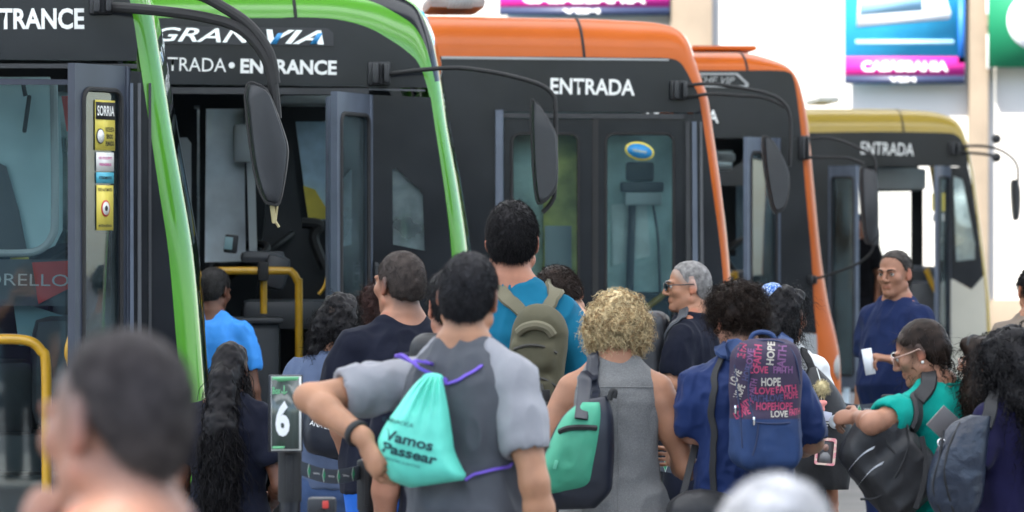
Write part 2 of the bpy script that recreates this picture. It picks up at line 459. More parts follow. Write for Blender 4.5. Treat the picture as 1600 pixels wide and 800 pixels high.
# ------------------------------------------------------------------ materials of the place
M_ASPH = mat('asphalt', (.05, .05, .052), .9, var=.25, vscale=3, bump=.4, bscale=180)
M_CONC = mat('concrete_paving', (.17, .165, .155), .85, var=.15, vscale=1.5, bump=.3, bscale=90)
M_WALL = mat('white_render', (.62, .595, .55), .85, var=.05, vscale=.6, bump=.2, bscale=40)
M_BEIGE = mat('beige_stone', (.25, .20, .145), .8, var=.1, vscale=2)
M_ROOF = mat('canopy_metal', (.55, .56, .57), .6)
M_BLACK = mat('bus_black_paint', (.011, .013, .017), .17, spec=.34, var=.22, vscale=2.2, rvar=.06, bump=.12, bscale=1.3, bdist=.02)
M_DGREY = mat('bus_dark_plastic', (.022, .024, .028), .5, var=.2, vscale=6, bump=.1, bscale=200)
M_MGREY = mat('bus_mid_grey', (.07, .075, .085), .45, var=.15, vscale=5)
M_FRAMED = mat('dark_door_frame', (.035, .042, .062), .4, metal=.2, var=.15, vscale=6)
M_FRAME = mat('door_frame_metal', (.10, .12, .16), .38, metal=.3, var=.12, vscale=7)
M_LGREY = mat('interior_pale_grey', (.48, .51, .52), .5, var=.1, vscale=3)
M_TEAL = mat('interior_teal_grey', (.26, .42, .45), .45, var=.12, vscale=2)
M_SILV = mat('silver_paint', (.32, .33, .34), .35, metal=.4, var=.1, vscale=3)
M_CREAM = mat('cream_paint', (.52, .50, .42), .4, var=.05, vscale=3)
M_GREEN = mat('green_bus_paint', (.075, .28, .020), .22, coat=.5, var=.12, vscale=1.5, rvar=.06)
M_ORANGE = mat('orange_bus_paint', (.47, .098, .008), .38, spec=.3, coat=.08, var=.12, vscale=1.6, rvar=.06)
M_OLIVE = mat('olive_yellow_bus_paint', (.35, .245, .03), .35, coat=.3, var=.08, vscale=1.6)
M_WHITE = mat('white_lettering', (.80, .81, .80), .5)
M_YRAIL = mat('yellow_rail_paint', (.55, .30, .015), .32, coat=.3, var=.15, vscale=9)
M_RUB = mat('black_rubber', (.012, .012, .013), .7)
M_CHROME = mat('chrome_trim', (.75, .76, .78), .18, metal=1)
M_STICKY = mat('yellow_sticker', (.72, .60, .10), .5)
M_STICKW = mat('white_sticker', (.75, .75, .72), .5)
M_STICKB = mat('blue_sticker', (.03, .25, .55), .4)
M_STICKC = mat('cyan_sticker', (.08, .42, .55), .5)
M_RED = mat('red_panel', (.55, .05, .04), .45)
M_YELPAN = mat('yellow_patch', (.62, .50, .07), .5, var=.2, vscale=5)
G_CLEAR = glass('clear_bus_glass', (.82, .90, .90), .03)
G_TINT = glass('tinted_bus_glass', (.42, .54, .56), .05, light_veil=.10)
G_VEIL = glass('light_veil_bus_glass', (.70, .80, .82), .05, light_veil=.9)  # strong pale layer stands in for light on the panes
G_DARK = glass('dark_windscreen', (.60, .68, .68), .05)

# ------------------------------------------------------------------ ground and station
def flat(name, x0, x1, y0, y1, z, m):
    b = MB(); b.add([(x0, y0, z), (x1, y0, z), (x1, y1, z), (x0, y1, z)], [(0, 1, 2, 3)]); return tag(b.build(name, m, None, False), kind='structure')
flat('ground', -300, 300, -60, 500, -.16, M_ASPH)
b = MB(); b.box((0, 33, -.075), (60, 64, .15), .02); tag(b.build('platform', M_CONC), kind='structure')

# the pale building across the road, its pilasters and the hanging posters
WY = 75.
root = empty('station_building', (0, WY, 0)); tag(root, 'bright white building with beige pilasters behind the buses', 'building')
b = MB(); b.box((0, .4, 6), (70, .8, 12.3)); b.build('wall', M_WALL, root)
def wx(px): return (px - 800) * WY / FPX
for x0, x1 in ((1046, 1112), (1512, 1542), (430, 490), (-300, -240), (2200, 2260)):
    b = MB(); b.box(((wx(x0) + wx(x1)) / 2, -.12, 6), (wx(x1) - wx(x0), .3, 12), .02); b.build('pilaster', M_BEIGE, root)
b = MB(); b.box((0, -.1, .5), (69, .16, 1.0), .01); b.build('plinth', M_BEIGE, root)
b = MB()
for pxc in (1030, 1652): b.box((wx(pxc) + .4, -.05, 9.5), (.9, .12, 1.2), .02)
# poster
M_PCY = mat('poster_cyan', (.03, .36, .62), .5, var=.1, vscale=2); M_PBL = mat('poster_blue', (.02, .16, .55), .5)
M_PMG = mat('poster_magenta', (.55, .02, .25), .5); M_PNV = mat('poster_navy', (.03, .04, .09), .5)
M_PWH = mat('poster_white', (.85, .87, .88), .5); M_PLB = mat('poster_light_blue', (.35, .62, .80), .5)
PD = WY - .34
def poster(label, x0, x1, ztop_px, mg0, mg1, nv1, art):
    c = at((x0 + x1) / 2, nv1, PD); root = empty('poster', c); tag(root, label, 'poster', 'advertising posters hung on the station building')
    W = (x1 - x0) * PD / FPX; k = PD / FPX
    def zz(py): return (nv1 - py) * k
    b = MB(); b.box((0, .03, (zz(ztop_px)) / 2), (W, .06, zz(ztop_px))); b.build('board', M_PCY, root, False)
    b = MB(); b.box((0, -.004, (zz(mg0) + zz(mg1)) / 2), (W, .01, zz(mg0) - zz(mg1))); b.build('magenta_band', M_PMG, root, False)
    b = MB(); b.box((0, -.004, zz(mg1) / 2 - .003), (W, .01, zz(mg1) - .006)); b.build('navy_band', M_PNV, root, False)
    b = MB(); lettering(b, 'CASASBAHIA', (0, -.014, (zz(mg0) + zz(mg1)) / 2), W * .72, (zz(mg0) - zz(mg1)) * .55, bold=.03)
    b.build('lettering', M_PWH, root, False); b = MB(); lettering(b, 'VEM', (-.02 * W, -.014, zz(mg1) / 2), W * .22, zz(mg1) * .55, bold=.03)
    b.build('lettering', M_PWH, root, False)
    if art:
        b = MB(); b.box((W / 2 - .05, -.004, zz(45)), (.10, .01, zz(-20) - zz(mg0) - .02)); b.build('blue_border', M_PBL, root, False)
        b = MB(); b.plate([(-.75, zz(42)), (.70, zz(30)), (.72, zz(20)), (.58, zz(-20)), (-.70, zz(-20))], y0=-.012, y1=-.004)
        b.build('white_shape', M_PWH, root, False)
        b = MB(); b.plate([(-.70, zz(24)), (.28, zz(17)), (.28, zz(-20)), (-.70, zz(-20))], y0=-.016, y1=-.0125); b.build('light_blue_window', M_PLB, root, False)
        b = MB(); b.box((0, -.006, zz(66)), (W * .82, .01, .07)); b.build('pale_line', M_PLB, root, False)
poster('tall cyan poster showing a white shape over a magenta band, on the white wall', 1320, 1507, -190, 89, 118, 131, True)
poster('poster of which mostly a magenta and a navy band show above the orange roof', 780, 1046, -300, -15, 11, 24, False)
c = at(1620, 105, WY - .5); root = empty('green_sign', c); tag(root, 'dark green sign with a large white disc beside the beige pilaster', 'sign')
b = MB(); b.box((0, .03, .9), (1.5, .06, 1.8)); b.build('board', mat('sign_green', (.01, .20, .09), .5), root, False)
b = MB(); b.lathe([(.46, 0), (.46, .012)], (0, -.004, .72), 40, rot=Matrix.Rotation(R(90), 3, 'X')); b.build('disc', M_PWH, root, False)
c = at(1547, 60, WY - .4); root = empty('wall_lamp', c); tag(root, 'small white wall lamp tube fixed beside the green sign', 'lamp')
b = MB(); b.box((0, 0, -.2), (.10, .1, .55), .03); b.box((0, 0, .62), (.12, .1, .5), .03); b.build('tube', M_PWH, root)
b = MB(); b.tube([(0, .1, .2), (0, -.02, .2), (0, -.02, .25)], .05); b.build('bracket', M_BEIGE, root)
# unseen canopy that shades the platform; translucent strips added as soft top light
root = empty('canopy', (0, 30, 0)); tag(root, 'wide metal canopy roof sheltering the bus platform', 'canopy')
M_SKYL = bpy.data.materials.new('added_skylight_panel'); M_SKYL.use_nodes = True
n_ = M_SKYL.node_tree.nodes; tr_ = n_.new('ShaderNodeBsdfTranslucent'); tr_.inputs[0].default_value = (.90, .92, .92, 1); M_SKYL.node_tree.links.new(tr_.outputs[0], n_['Material Output'].inputs[0])
yy = -29.
for (s0, s1) in ((-23.5, -19.5), (-16.5, -12.0), (-8., -4.0), (0, 3.5), (9, 13), (19, 22)):
    b = MB(); b.box((0, (yy + s0) / 2, 8.2), (34, s0 - yy, .3)); b.build('roof', M_ROOF, root, False)
    b = MB(); b.add([(-16, s0 + .01, 8.2), (16, s0 + .01, 8.2), (16, s1 - .01, 8.2), (-16, s1 - .01, 8.2)], [(0, 1, 2, 3)]); b.build('added_skylight', M_SKYL, root, False); yy = s1
b = MB(); b.box((0, (yy + 29) / 2, 8.2), (34, 29 - yy, .3)); b.build('roof', M_ROOF, root, False)
for x in (-16, 16):
    for y in (-27, 27):
        b = MB(); b.tube([(x, y, -.0), (x, y, 8.1)], .22, 16); b.build('column', M_ROOF, root)

# unseen hall added behind the camera to darken reflections in the bus glass
root = empty('added_hall', (0, -22, 0)); tag(root, 'unseen grey hall added behind the camera to tone the glass reflections', 'building')
b = MB(); b.box((0, -.3, 2.4), (120, .6, 4.8)); b.build('wall', mat('added_hall_grey', (.26, .33, .35), .8, var=.15, vscale=.5), root)
for i in range(15):
    b = MB(); b.box((-42 + i * 6, .02, 2.6), (3.6, .1, 2.6)); b.build('window', mat('added_hall_glass', (.02, .03, .035), .1), root)
b = MB(); b.box((0, 1.0, 4.9), (120, 3.2, .25)); b.build('roof', M_ROOF, root)

# ------------------------------------------------------------------ buses
class Bus:
    def __init__(s, label, D, px0, outer, inner, paint, wtop, d_roof=.24, d_pil=.14, second=None, lower=None, length=11.5, yaw=4.):
        s.yaw = R(yaw); s.D = D; s.k = D / FPX; s.px0 = px0; s.paint = paint; s.W = 2.5
        s.X = (px0 - 800) * s.k
        s.root = empty('bus', (s.X, D, 0), s.yaw); s.root['group'] = 'buses waiting side by side at the platform'
        tag(s.root, label, 'bus')
        s.length = length
        O = [s.L(*p) for p in outer]; I = [s.L(*p) for p in inner]
        O[0] = (-length, O[0][1]); I[0] = (-length, I[0][1])
        # densify with smooth curves from point 1 on
        def dens(P): return [P[0]] + [(v.x, v.y) for v in smooth_path([(p[0], p[1], 0) for p in P[1:]], 4)]
        O, I = dens(O), dens(I); s.O, s.I = O, I; n = len(O); s.wt = 1 + (wtop - 1) * 4
        V = []; F = []; mi = []; NA = 8
        def dd(i): return d_roof + (d_pil - d_roof) * min(1, max(0, (i - s.wt + 6) / 10))
        for side in (0, 1):
            o = len(V)
            for i in range(n):
                for a in range(NA + 1):
                    t = a / NA * math.pi / 2; y = dd(i) * (1 - math.cos(t)); f = math.sin(t)
                    V.append((I[i][0] + (O[i][0] - I[i][0]) * f, y if side == 0 else s.W - y, I[i][1] + (O[i][1] - I[i][1]) * f))
            for i in range(n - 1):
                for a in range(NA):
                    q = (o + i * (NA + 1) + a, o + i * (NA + 1) + a + 1, o + (i + 1) * (NA + 1) + a + 1, o + (i + 1) * (NA + 1) + a)
                    F.append(q if side == 1 else q[::-1]); mi.append(1 if (second and second[0] <= (i - 1) / 4 + 1 < second[1] and second[2] <= a < second[3]) else 0)
        nr = s.wt + 1
        for i in range(nr - 1):
            a = i * (NA + 1) + NA; c = (i + 1) * (NA + 1) + NA; h = n * (NA + 1)
            F.append((a, a + h, c + h, c)); mi.append(0)
        me = raw_mesh('roof', V, F); autosmooth(me, 50); o_ = link('roof', me, [paint, M_BLACK], s.root)
        me.polygons.foreach_set('material_index', np.array(mi, dtype=np.int32))
        # windscreen and bumper between the pillars
        V = []; F = []; V2 = []; F2 = []; NU = 12
        rows = list(range(s.wt, n)); 
        for i in rows:
            for u in range(NU + 1):
                y = dd(i) + (s.W - 2 * dd(i)) * u / NU; bl = .05 * (1 - (2 * u / NU - 1) ** 4) * min(1, (i - s.wt) / 6)
                V.append((O[i][0] + bl, y, O[i][1] + bl * .2))
        for r_ in range(len(rows) - 1):
            for u in range(NU):
                q = (r_ * (NU + 1) + u, (r_ + 1) * (NU + 1) + u, (r_ + 1) * (NU + 1) + u + 1, r_ * (NU + 1) + u + 1)
                (F if O[rows[r_]][1] > 1.05 else F2).append(q)
        me = raw_mesh('windscreen', V, F); link('windscreen', me, G_DARK, s.root)
        used = sorted({i for f in F2 for i in f}); rm = {a: i for i, a in enumerate(used)}
        me = raw_mesh('front_bumper', [V[i] for i in used], [tuple(rm[i] for i in f) for f in F2]); link('front_bumper', me, lower or paint, s.root)
        b = MB(); b.box((-length + .03, 1.25, 1.75), (.06, 2.46, 2.7)); b.build('rear_wall', M_BLACK, s.root)
        for x in (-2.9, -9.2):
            for y in (.16, s.W - .16):
                w = b = MB(); rot = Matrix.Rotation(R(90), 3, 'X')
                b.lathe([(.30, -.13), (.45, -.13), (.48, -.09), (.48, .09), (.45, .13), (.30, .13)], (x, y, .33), 28, rot=rot); tyre = b.build('wheel', M_RUB, s.root)
                b = MB(); b.lathe([(.10, -.10), (.29, -.12), (.30, .12), (.10, .10)], (x, y, .33), 24, rot=rot); b.build('rim', M_SILV, tyre)
    def L(s, px, py): v = s.P(px, py, 0); return (v.x, v.z)
    def P(s, px, py, dy):
        iv = Matrix.Rotation(-s.yaw, 3, 'Z'); o = iv @ Vector((-s.X, -s.D, 0)); d = iv @ Vector(((px - 800) / FPX, 1, (HY - py) / FPX))
        t = (dy - o.y) / d.y; return Vector((o.x + d.x * t, dy, CAM_H + d.z * t))
    def inner_part(s, y_from, y_to):
        """the inner edge of the painted band between two photo rows"""
        z0, z1 = s.L(0, y_from)[1], s.L(0, y_to)[1]
        return [p for p in s.I[1:] if z1 <= p[1] <= z0 and p[0] > -3]
    def header(s, y_bot_l, y_bot_r, x_r, thick=.05, name='header_panel', xl=None):
        """dark panel between roof band and door heads; its front end follows the painted band"""
        zb = s.L(x_r, y_bot_r)[1]
        top = [p for p in s.I if p[1] > zb + .01]
        pts = [(p[0] - .0, p[1]) for p in top] + [s.L(x_r, y_bot_r), (s.L(s.px0 - 700, 0)[0], s.L(0, y_bot_l)[1]), (-s.length, s.L(0, y_bot_l)[1])]
        b = MB(); b.plate(pts, y0=.0, y1=thick); return b.build(name, M_BLACK, s.root)
    def plate(s, name, pts, m, y0, y1, holes=(), px=True, parent=None):
        b = MB(); f = (lambda q: [s.L(*p) for p in q]) if px else (lambda q: q)
        b.plate(f(pts), [f(h) for h in holes], y0, y1); return b.build(name, m, parent or s.root)
    def plate_at(s, name, pts, m, dy, th=.03, holes=(), parent=None):
        b = MB(); f = lambda q: [(v.x, v.z) for v in (s.P(p[0], p[1], dy) for p in q)]
        b.plate(f(pts), [f(h) for h in holes], dy, dy + th); return b.build(name, m, parent or s.root)
    def text(s, body, px0, px1, py0, py1, rot=0., bold=.012, m=None, y=-.004, name='lettering', shear=0., parent=None, spacing=1.):
        c = s.L((px0 + px1) / 2, (py0 + py1) / 2); b = MB()
        lettering(b, body, (c[0], y, c[1]), (px1 - px0) * s.k, (py1 - py0) * s.k, bold=bold, shear=shear, rot=R(rot), spacing=spacing)
        return b.build(name, m or M_WHITE, parent or s.root, False)
    def far_wall(s, holes, m=None, gl=None, z0=.35, z1=2.95, dy=2.42, front=-.25):
        f = lambda q: [(v.x, v.z) for v in (s.P(p[0], p[1], dy) for p in q)]
        b = MB(); H = [f(h) for h in holes]
        hx = [-1.7 - .0 for _ in (0,)]
        lowest = min(min(p[0] for p in h) for h in H) if H else -.5
        band = []; x = lowest - 1.25
        while x > -s.length + 1.3:
            band.append(rrect(x - 1.05, 1.35, x, 2.45, .08)); x -= 1.15
        b.plate([(-s.length, z0), (front, z0), (front, z1 - .4), (front - .25, z1), (-s.length, z1)], H + band, dy, dy + .05)
        w = b.build('far_wall', m or M_DGREY, s.root)
        for h in H:
            g = MB(); g.plate(h, y0=dy + .02, y1=dy + .026); g.build('window', gl or G_VEIL, s.root)
        g = MB()
        for h in band:
            g = MB(); g.plate(h, y0=dy + .02, y1=dy + .026); g.build('window', G_TINT, s.root)
        return w
    def rear_side(s, x_door, z_top):
        """near side wall behind the door, with its row of windows"""
        b = MB(); wins = []; x = x_door - .35
        while x > -s.length + 1.3:
            wins.append(rrect(x - 1.2, 1.3, x, 2.4, .08)); x -= 1.3
        wells = []
        b.plate([(-s.length, .30), (x_door, .30), (x_door, z_top), (-s.length, z_top)], wins, .004, .05)
        b.build('side_wall', M_BLACK, s.root)
        for h in wins:
            g = MB(); g.plate(h, y0=.02, y1=.026); g.build('window', G_TINT, s.root)
    def interior(s, x_seat, floor=.75, seat=True):
        b = MB(); b.box((-s.length / 2 - .15, 1.25, floor - .03), (s.length - .35, 2.36, .06)); b.build('cabin_floor', M_DGREY, s.root)
        b = MB(); b.box((-s.length / 2 - .35, 1.25, 2.93), (s.length - .9, 2.2, .04)); b.build('cabin_ceiling', M_LGREY, s.root)
        b = MB(); b.box((-.55, 1.3, 1.2), (.42, 2.1, .5), .08); b.box((-.5, 1.6, 1.5), (.35, 1.1, .2), .07); b.build('dashboard', M_MGREY, s.root)
        if seat:
            b = MB(); b.box((x_seat, 1.85, 1.25), (.5, .5, .16), .06); b.box((x_seat - .25, 1.85, 1.72), (.16, .5, .9), .07); b.box((x_seat - .27, 1.85, 2.26), (.12, .28, .22), .05)
            b.box((x_seat, 1.85, .95), (.3, .3, .5), .04); b.build('driver_seat', M_DGREY, s.root)
            b = MB(); c = Vector((x_seat + .62, 1.85, 1.72)); rot = Matrix.Rotation(R(-35), 3, 'Y')
            ring = [c + rot @ Vector((math.cos(a) * .22, math.sin(a) * .22, 0)) for a in np.linspace(0, 2 * math.pi, 28, endpoint=False)]
            b.tube(ring, .018, 8, closed=True)
            for a in (0, 120, 240): b.tube([c, c + rot @ Vector((math.cos(R(a)) * .21, math.sin(R(a)) * .21, 0))], .014, 6)
            b.tube([c, c + rot @ Vector((.0, 0, -.5))], .04, 8); b.build('steering_wheel', M_RUB, s.root)
    def mirror(s, arms, outline, dy=-.32, r=.016, depth=.2, bracket=None, name='wing_mirror', extra=None):
        """arms: pixel polylines (x, y, depth) ; outline: pixel silhouette of the mirror housing"""
        f = lambda q: [(v.x, v.z) for v in (s.P(p[0], p[1], dy) for p in q)]
        bm = bmesh.new(); pts = f(outline)
        if sum(pts[i][0] * pts[(i + 1) % len(pts)][1] - pts[(i + 1) % len(pts)][0] * pts[i][1] for i in range(len(pts))) < 0: pts.reverse()
        pts = [(v.x, v.y) for v in smooth_path([(p[0], p[1], 0) for p in pts + pts[:1]], 3)][:-1]
        n = len(pts); cx = sum(p[0] for p in pts) / n; cz = sum(p[1] for p in pts) / n
        V = []; F = []
        prof = [(-.5, .82), (-.44, .93), (-.3, 1.0), (.3, 1.0), (.44, .93), (.5, .82)]
        for (t, q) in prof:
            for p in pts: V.append((cx + (p[0] - cx) * q, dy + t * depth, cz + (p[1] - cz) * (1 - (1 - q) * .5)))
        for a in range(len(prof) - 1):
            for i in range(n):
                j = (i + 1) % n; F.append((a * n + i, a * n + j, (a + 1) * n + j, (a + 1) * n + i))
        F.append(tuple(reversed(range(n)))); F.append(tuple(range((len(prof) - 1) * n, len(prof) * n)))
        me = raw_mesh(name, V, F); autosmooth(me, 45); ob = link(name, me, M_DGREY, s.root); bm.free()
        # darker gasket round the housing
        b = MB(); b.tube([(cx + (p[0] - cx) * .97 - .008, dy - depth * .44, cz + (p[1] - cz) * .985) for p in pts], .006, 6, closed=True); b.build('gasket', M_RUB, ob)
        for A in arms:
            P = smooth_path([s.P(a[0], a[1], a[2]) for a in A], 6); b = MB(); b.tube(P, r, 10); b.build('mirror_arm', M_RUB, ob)
        if bracket:
            x0, y0, x1, y1 = bracket; p = s.P((x0 + x1) / 2, (y0 + y1) / 2, -.04); b = MB(); w, h = (x1 - x0) * s.k, (y1 - y0) * s.k
            b.box(p, (w, .05, h), .01); b.box((p.x - w * .2, p.y - .05, p.z), (w * .3, .09, h * .9), .012); b.box((p.x + w * .3, p.y - .045, p.z), (w * .25, .09, h * .8), .01)
            b.tube([(p.x + w * .05, p.y - .05, p.z - h * .42), (p.x + w * .05, p.y - .05, p.z + h * .42)], .014, 8)
            b.build('bracket', M_DGREY, ob)
        return ob
    def leaf(s, px_h, py_top, width, ang, z0=.4, hinge='front', gl=None, dy=0., fw=.06, name='door', fm=None):
        """a glazed door leaf hinged at column px_h; ang = opening towards the platform (0 closed)"""
        h = s.L(px_h, py_top); z1 = h[1]; sgn = -1 if hinge == 'front' else 1
        rt = Matrix.Rotation(R(ang) * (1 if hinge == 'front' else -1), 3, 'Z')
        b = MB(); b.plate([(0, z0), (sgn * width, z0), (sgn * width, z1), (0, z1)] if sgn > 0 else [(-width, z0), (0, z0), (0, z1), (-width, z1)],
                          [rrect(min(0, sgn * width) + fw, z0 + .12, max(0, sgn * width) - fw, z1 - .11, .05)], -.018, .018)
        b.box((sgn * .012, -.0, (z0 + z1) / 2), (.03, .05, z1 - z0), .006)
        b.V = [rt @ Vector(v) + Vector((h[0], dy, 0)) for v in b.V]; o = b.build(name, fm or M_FRAME, s.root)
        b = MB(); b.plate(rrect(min(0, sgn * width) + fw - .01, z0 + .11, max(0, sgn * width) - fw + .01, z1 - .10, .05), y0=-.004, y1=.003)
        b.V = [rt @ Vector(v) + Vector((h[0], dy, 0)) for v in b.V]; b.build('door_glass', gl or G_TINT, o)
        b = MB(); g = rrect(min(0, sgn * width) + fw, z0 + .12, max(0, sgn * width) - fw, z1 - .11, .05)
        b.tube([(p[0], -.02, p[1]) for p in g], .011, 6, closed=True)
        b.V = [rt @ Vector(v) + Vector((h[0], dy, 0)) for v in b.V]; b.build('gasket', M_RUB, o)
        return o
    def rail(s, pts, r=.019, parent=None, m=None, name='handrail'):
        b = MB(); b.tube(smooth_path([s.P(*p) for p in pts], 6), r, 12); return b.build(name, m or M_YRAIL, parent or s.root)
    def joint(s, px, py0, py1):
        b = MB(); a, c = s.L(px, py0), s.L(px + 3, py1); b.add([(a[0] - .006, -.004, a[1]), (c[0] - .006, -.004, c[1]), (c[0] + .006, -.004, c[1]), (a[0] + .006, -.004, a[1])], [(0, 1, 2, 3)])
        return b

def roof_joint(bus, px):
    """dark seam across the roof band"""
    x = bus.L(px, 0)[0]; i = max(k for k in range(len(bus.O) - 1) if bus.O[k][0] <= x)
    t = (x - bus.O[i][0]) / max(1e-6, bus.O[i + 1][0] - bus.O[i][0]); zo = bus.O[i][1] + (bus.O[i + 1][1] - bus.O[i][1]) * t; zi = bus.I[i][1] + (bus.I[i + 1][1] - bus.I[i][1]) * t
    P = []
    for a in range(11):
        u = a / 10 * math.pi / 2; P.append((x + .012 * a / 10 * -3, .24 * (1 - math.cos(u)) - .001, zi + (zo - zi) * math.sin(u)))
    P += [(P[-1][0], 2.2, zo + .001)]
    b = MB(); b.tube(P, .009, 6); b.build('roof_seam', M_RUB, bus.root)

# ---- bus 1: green, nearest
B1 = Bus('green bus with SORRIA stickers on its door glass and a thick mirror arm overhead', 21.3, 320,
         [(-3000, -120), (60, -120), (130, -110), (185, -82), (215, -42), (236, 0), (254, 100), (270, 200), (288, 300), (304, 400), (317, 550), (330, 750), (336, 940)],
         [(-3000, -28), (60, -28), (120, -26), (165, -20), (190, -10), (203, 0), (219, 100), (234, 200), (249, 300), (264, 400), (277, 550), (292, 750), (299, 940)],
         M_GREEN, 4, yaw=6., d_pil=.11)
B1.header(91, 95, 213)
B1.text('ENTRADA • ENTRANCE', -232, 130, 13, 46, 0.4, bold=.03)
B1.plate('door_head_trim', [(-900, 97), (214, 100), (214, 107), (-900, 104)], M_DGREY, -.012, .03)
B1.rear_side(B1.L(-290, 0)[0], B1.L(0, 91)[1])
pil = [(198, 110), (220, 112), (234, 200), (249, 300), (264, 400), (277, 550), (292, 750), (299, 960), (198, 960)]
B1.plate('door_pillar', pil, M_BLACK, .0, .06)
for x, w, m in ((203, 5, M_FRAME), (215, 5, M_MGREY), (232, 4, M_DGREY)):
    B1.plate('pillar_trim', [(x, 130), (x + w, 130), (x + w + 2, 960), (x, 960)], m, -.02, .0)
d = B1.leaf(196, 104, .46, 58, z0=.35, gl=G_TINT, fw=.07, fm=M_FRAMED)
# stickers on the open leaf
def on_leaf(bus, px_h, ang, u0, u1, z0, z1, m, name, parent, off=-.008, words=None):
    rt = Matrix.Rotation(R(ang), 3, 'Z'); h = bus.L(px_h, 0)[0]
    b = MB(); b.plate([(-u1, z0), (-u0, z0), (-u0, z1), (-u1, z1)], y0=off - .001, y1=off)
    b.V = [rt @ Vector(v) + Vector((h, 0, 0)) for v in b.V]; o = b.build(name, m, parent, False)
    for (body, ux, uz, w, hh, mm) in words or ():
        t = MB(); lettering(t, body, (-(u1 + (u0 - u1) * ux), off - .0025, z0 + (z1 - z0) * uz), w, hh, bold=.02)
        t.V = [rt @ Vector(v) + Vector((h, 0, 0)) for v in t.V]; t.build('lettering', mm, o, False)
    return o
zb = lambda py: B1.L(0, py)[1]
st = on_leaf(B1, 196, 58, .105, .275, zb(236), zb(158), M_STICKY, 'sticker', d, words=[('VOCE ESTA', .72, .42, .075, .02, M_RUB), ('SENDO', .72, .28, .055, .02, M_RUB), ('FILMADO', .72, .14, .07, .02, M_RUB)])
o = on_leaf(B1, 196, 58, .108, .272, zb(188), zb(161), M_RUB, 'sticker_heading', st, -.0105, words=[('SORRIA', .5, .5, .145, .045, M_STICKW)])
def disc_on_leaf(bus, px_h, ang, u, z, r, m, parent, off, name='emblem'):
    rt = Matrix.Rotation(R(ang), 3, 'Z'); h = bus.L(px_h, 0)[0]; b = MB()
    b.plate([(-u + r * math.cos(a), z + r * math.sin(a)) for a in np.linspace(0, 6.283, 25)[:-1]], y0=off - .001, y1=off)
    b.V = [rt @ Vector(v) + Vector((h, 0, 0)) for v in b.V]; return b.build(name, m, parent, False)
e = disc_on_leaf(B1, 196, 58, .235, zb(214), .034, M_RUB, st, -.0115); disc_on_leaf(B1, 196, 58, .235, zb(214), .029, M_STICKW, st, -.0135)
on_leaf(B1, 196, 58, .115, .265, zb(268), zb(239), M_STICKW, 'sticker', d, words=[('USO EXCLUSIVO', .5, .7, .11, .012, M_PMG), ('PASSAGEIROS', .5, .35, .1, .012, M_PMG)])
on_leaf(B1, 196, 58, .115, .265, zb(287), zb(270), M_STICKC, 'sticker', d, words=[('ATENDIMENTO', .5, .5, .11, .014, M_RUB)])
st = on_leaf(B1, 196, 58, .12, .262, zb(360), zb(290), M_STICKY, 'sticker', d, words=[('PORTA AUTOMATICA', .5, .9, .12, .014, M_RUB), ('MANTENHA DISTANCIA', .5, .1, .11, .011, M_RUB)])
disc_on_leaf(B1, 196, 58, .19, zb(326), .037, M_RED, st, -.0115); disc_on_leaf(B1, 196, 58, .19, zb(326), .029, M_STICKW, st, -.0135); disc_on_leaf(B1, 196, 58, .19, zb(326), .012, M_RUB, st, -.0155, 'hand_symbol')
# front edge of the door frame and a closed glazed leaf behind it
B1.plate('door', [(-260, 118), (118, 124), (118, 960), (-260, 960)], M_FRAMED, .03, .06, holes=[[(-230, 130), (-60, 130), (-60, 900), (-230, 900)], [(-35, 132), (110, 132), (110, 900), (-35, 900)]])
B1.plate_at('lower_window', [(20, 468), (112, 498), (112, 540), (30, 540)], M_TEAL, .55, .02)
g = B1.plate('door_glass', [(-36, 130), (111, 130), (111, 902), (-36, 902)], G_CLEAR, .042, .046)
B1.interior(B1.L(-120, 0)[0])
B1.far_wall([[(-20, 150), (40, 150), (62, 330), (60, 400), (-20, 420)], [(66, 140), (150, 150), (160, 380), (84, 380)], [(180, 160), (255, 175), (270, 380), (190, 380)]], M_DGREY, glass('teal_bus_glass', (.55, .78, .80), .04, light_veil=.95))
M_PTEAL = mat('lit_teal_panel', (.46, .62, .65), .35, var=.18, vscale=2.5, coat=.3)
B1.plate_at('lit_glass_plate', [(-40, 120), (78, 120), (92, 150), (98, 250), (98, 360), (86, 384), (60, 396), (40, 398), (-40, 398)], M_PTEAL, .60, .03)  # solid teal plate imitating light reflected in the door glass
B1.plate_at('wiper_shade', [(-30, 240), (10, 260), (30, 330), (44, 400), (-30, 400)], M_MGREY, .57, .02)
b = MB(); b.tube(smooth_path([B1.P(*p, .52) for p in ((84, 130), (86, 330), (80, 372), (58, 392), (20, 396), (-40, 394))], 6), .018, 8); b.build('lit_plate_frame', M_LGREY, B1.root)
B1.plate_at('red_notice', [(96, 150), (112, 150), (112, 205), (104, 205)], M_RED, .5, .01)
p = B1.plate_at('name_board', [(-90, 405), (116, 405), (116, 478), (-90, 478)], M_MGREY, .39, .02); B1.plate_at('red_flash', [(50, 410), (116, 407), (113, 448), (60, 475)], M_RED, .37, .015, parent=p)
b = MB(); c = B1.P(30, 437, .36); lettering(b, 'TORELLO', (c.x, c.y, c.z), 156 * B1.k, 19 * B1.k, bold=-.004, rot=R(-1)); b.build('lettering', M_LGREY, p, False)
B1.rail([(-70, 760, -.06), (-45, 565, -.06), (-20, 535, -.06), (5, 530, -.06), (45, 533, -.06), (64, 548, -.06), (72, 575, -.06), (73, 740, -.06), (73, 900, -.06)], .023)
B1.rail([(112, 522, -.05), (105, 550, -.05), (112, 580, -.05), (118, 640, -.04)], .014)
b = MB()
for (x, y, w, h, dy) in ((-20, 620, 150, 120, .8), (40, 790, 110, 240, .7), (95, 690, 60, 190, 1.0)):
    q = B1.P(x, y, dy); b.box(q, (w * B1.k, .5, h * B1.k), .05)
b.build('engine_cover', M_DGREY, B1.root)
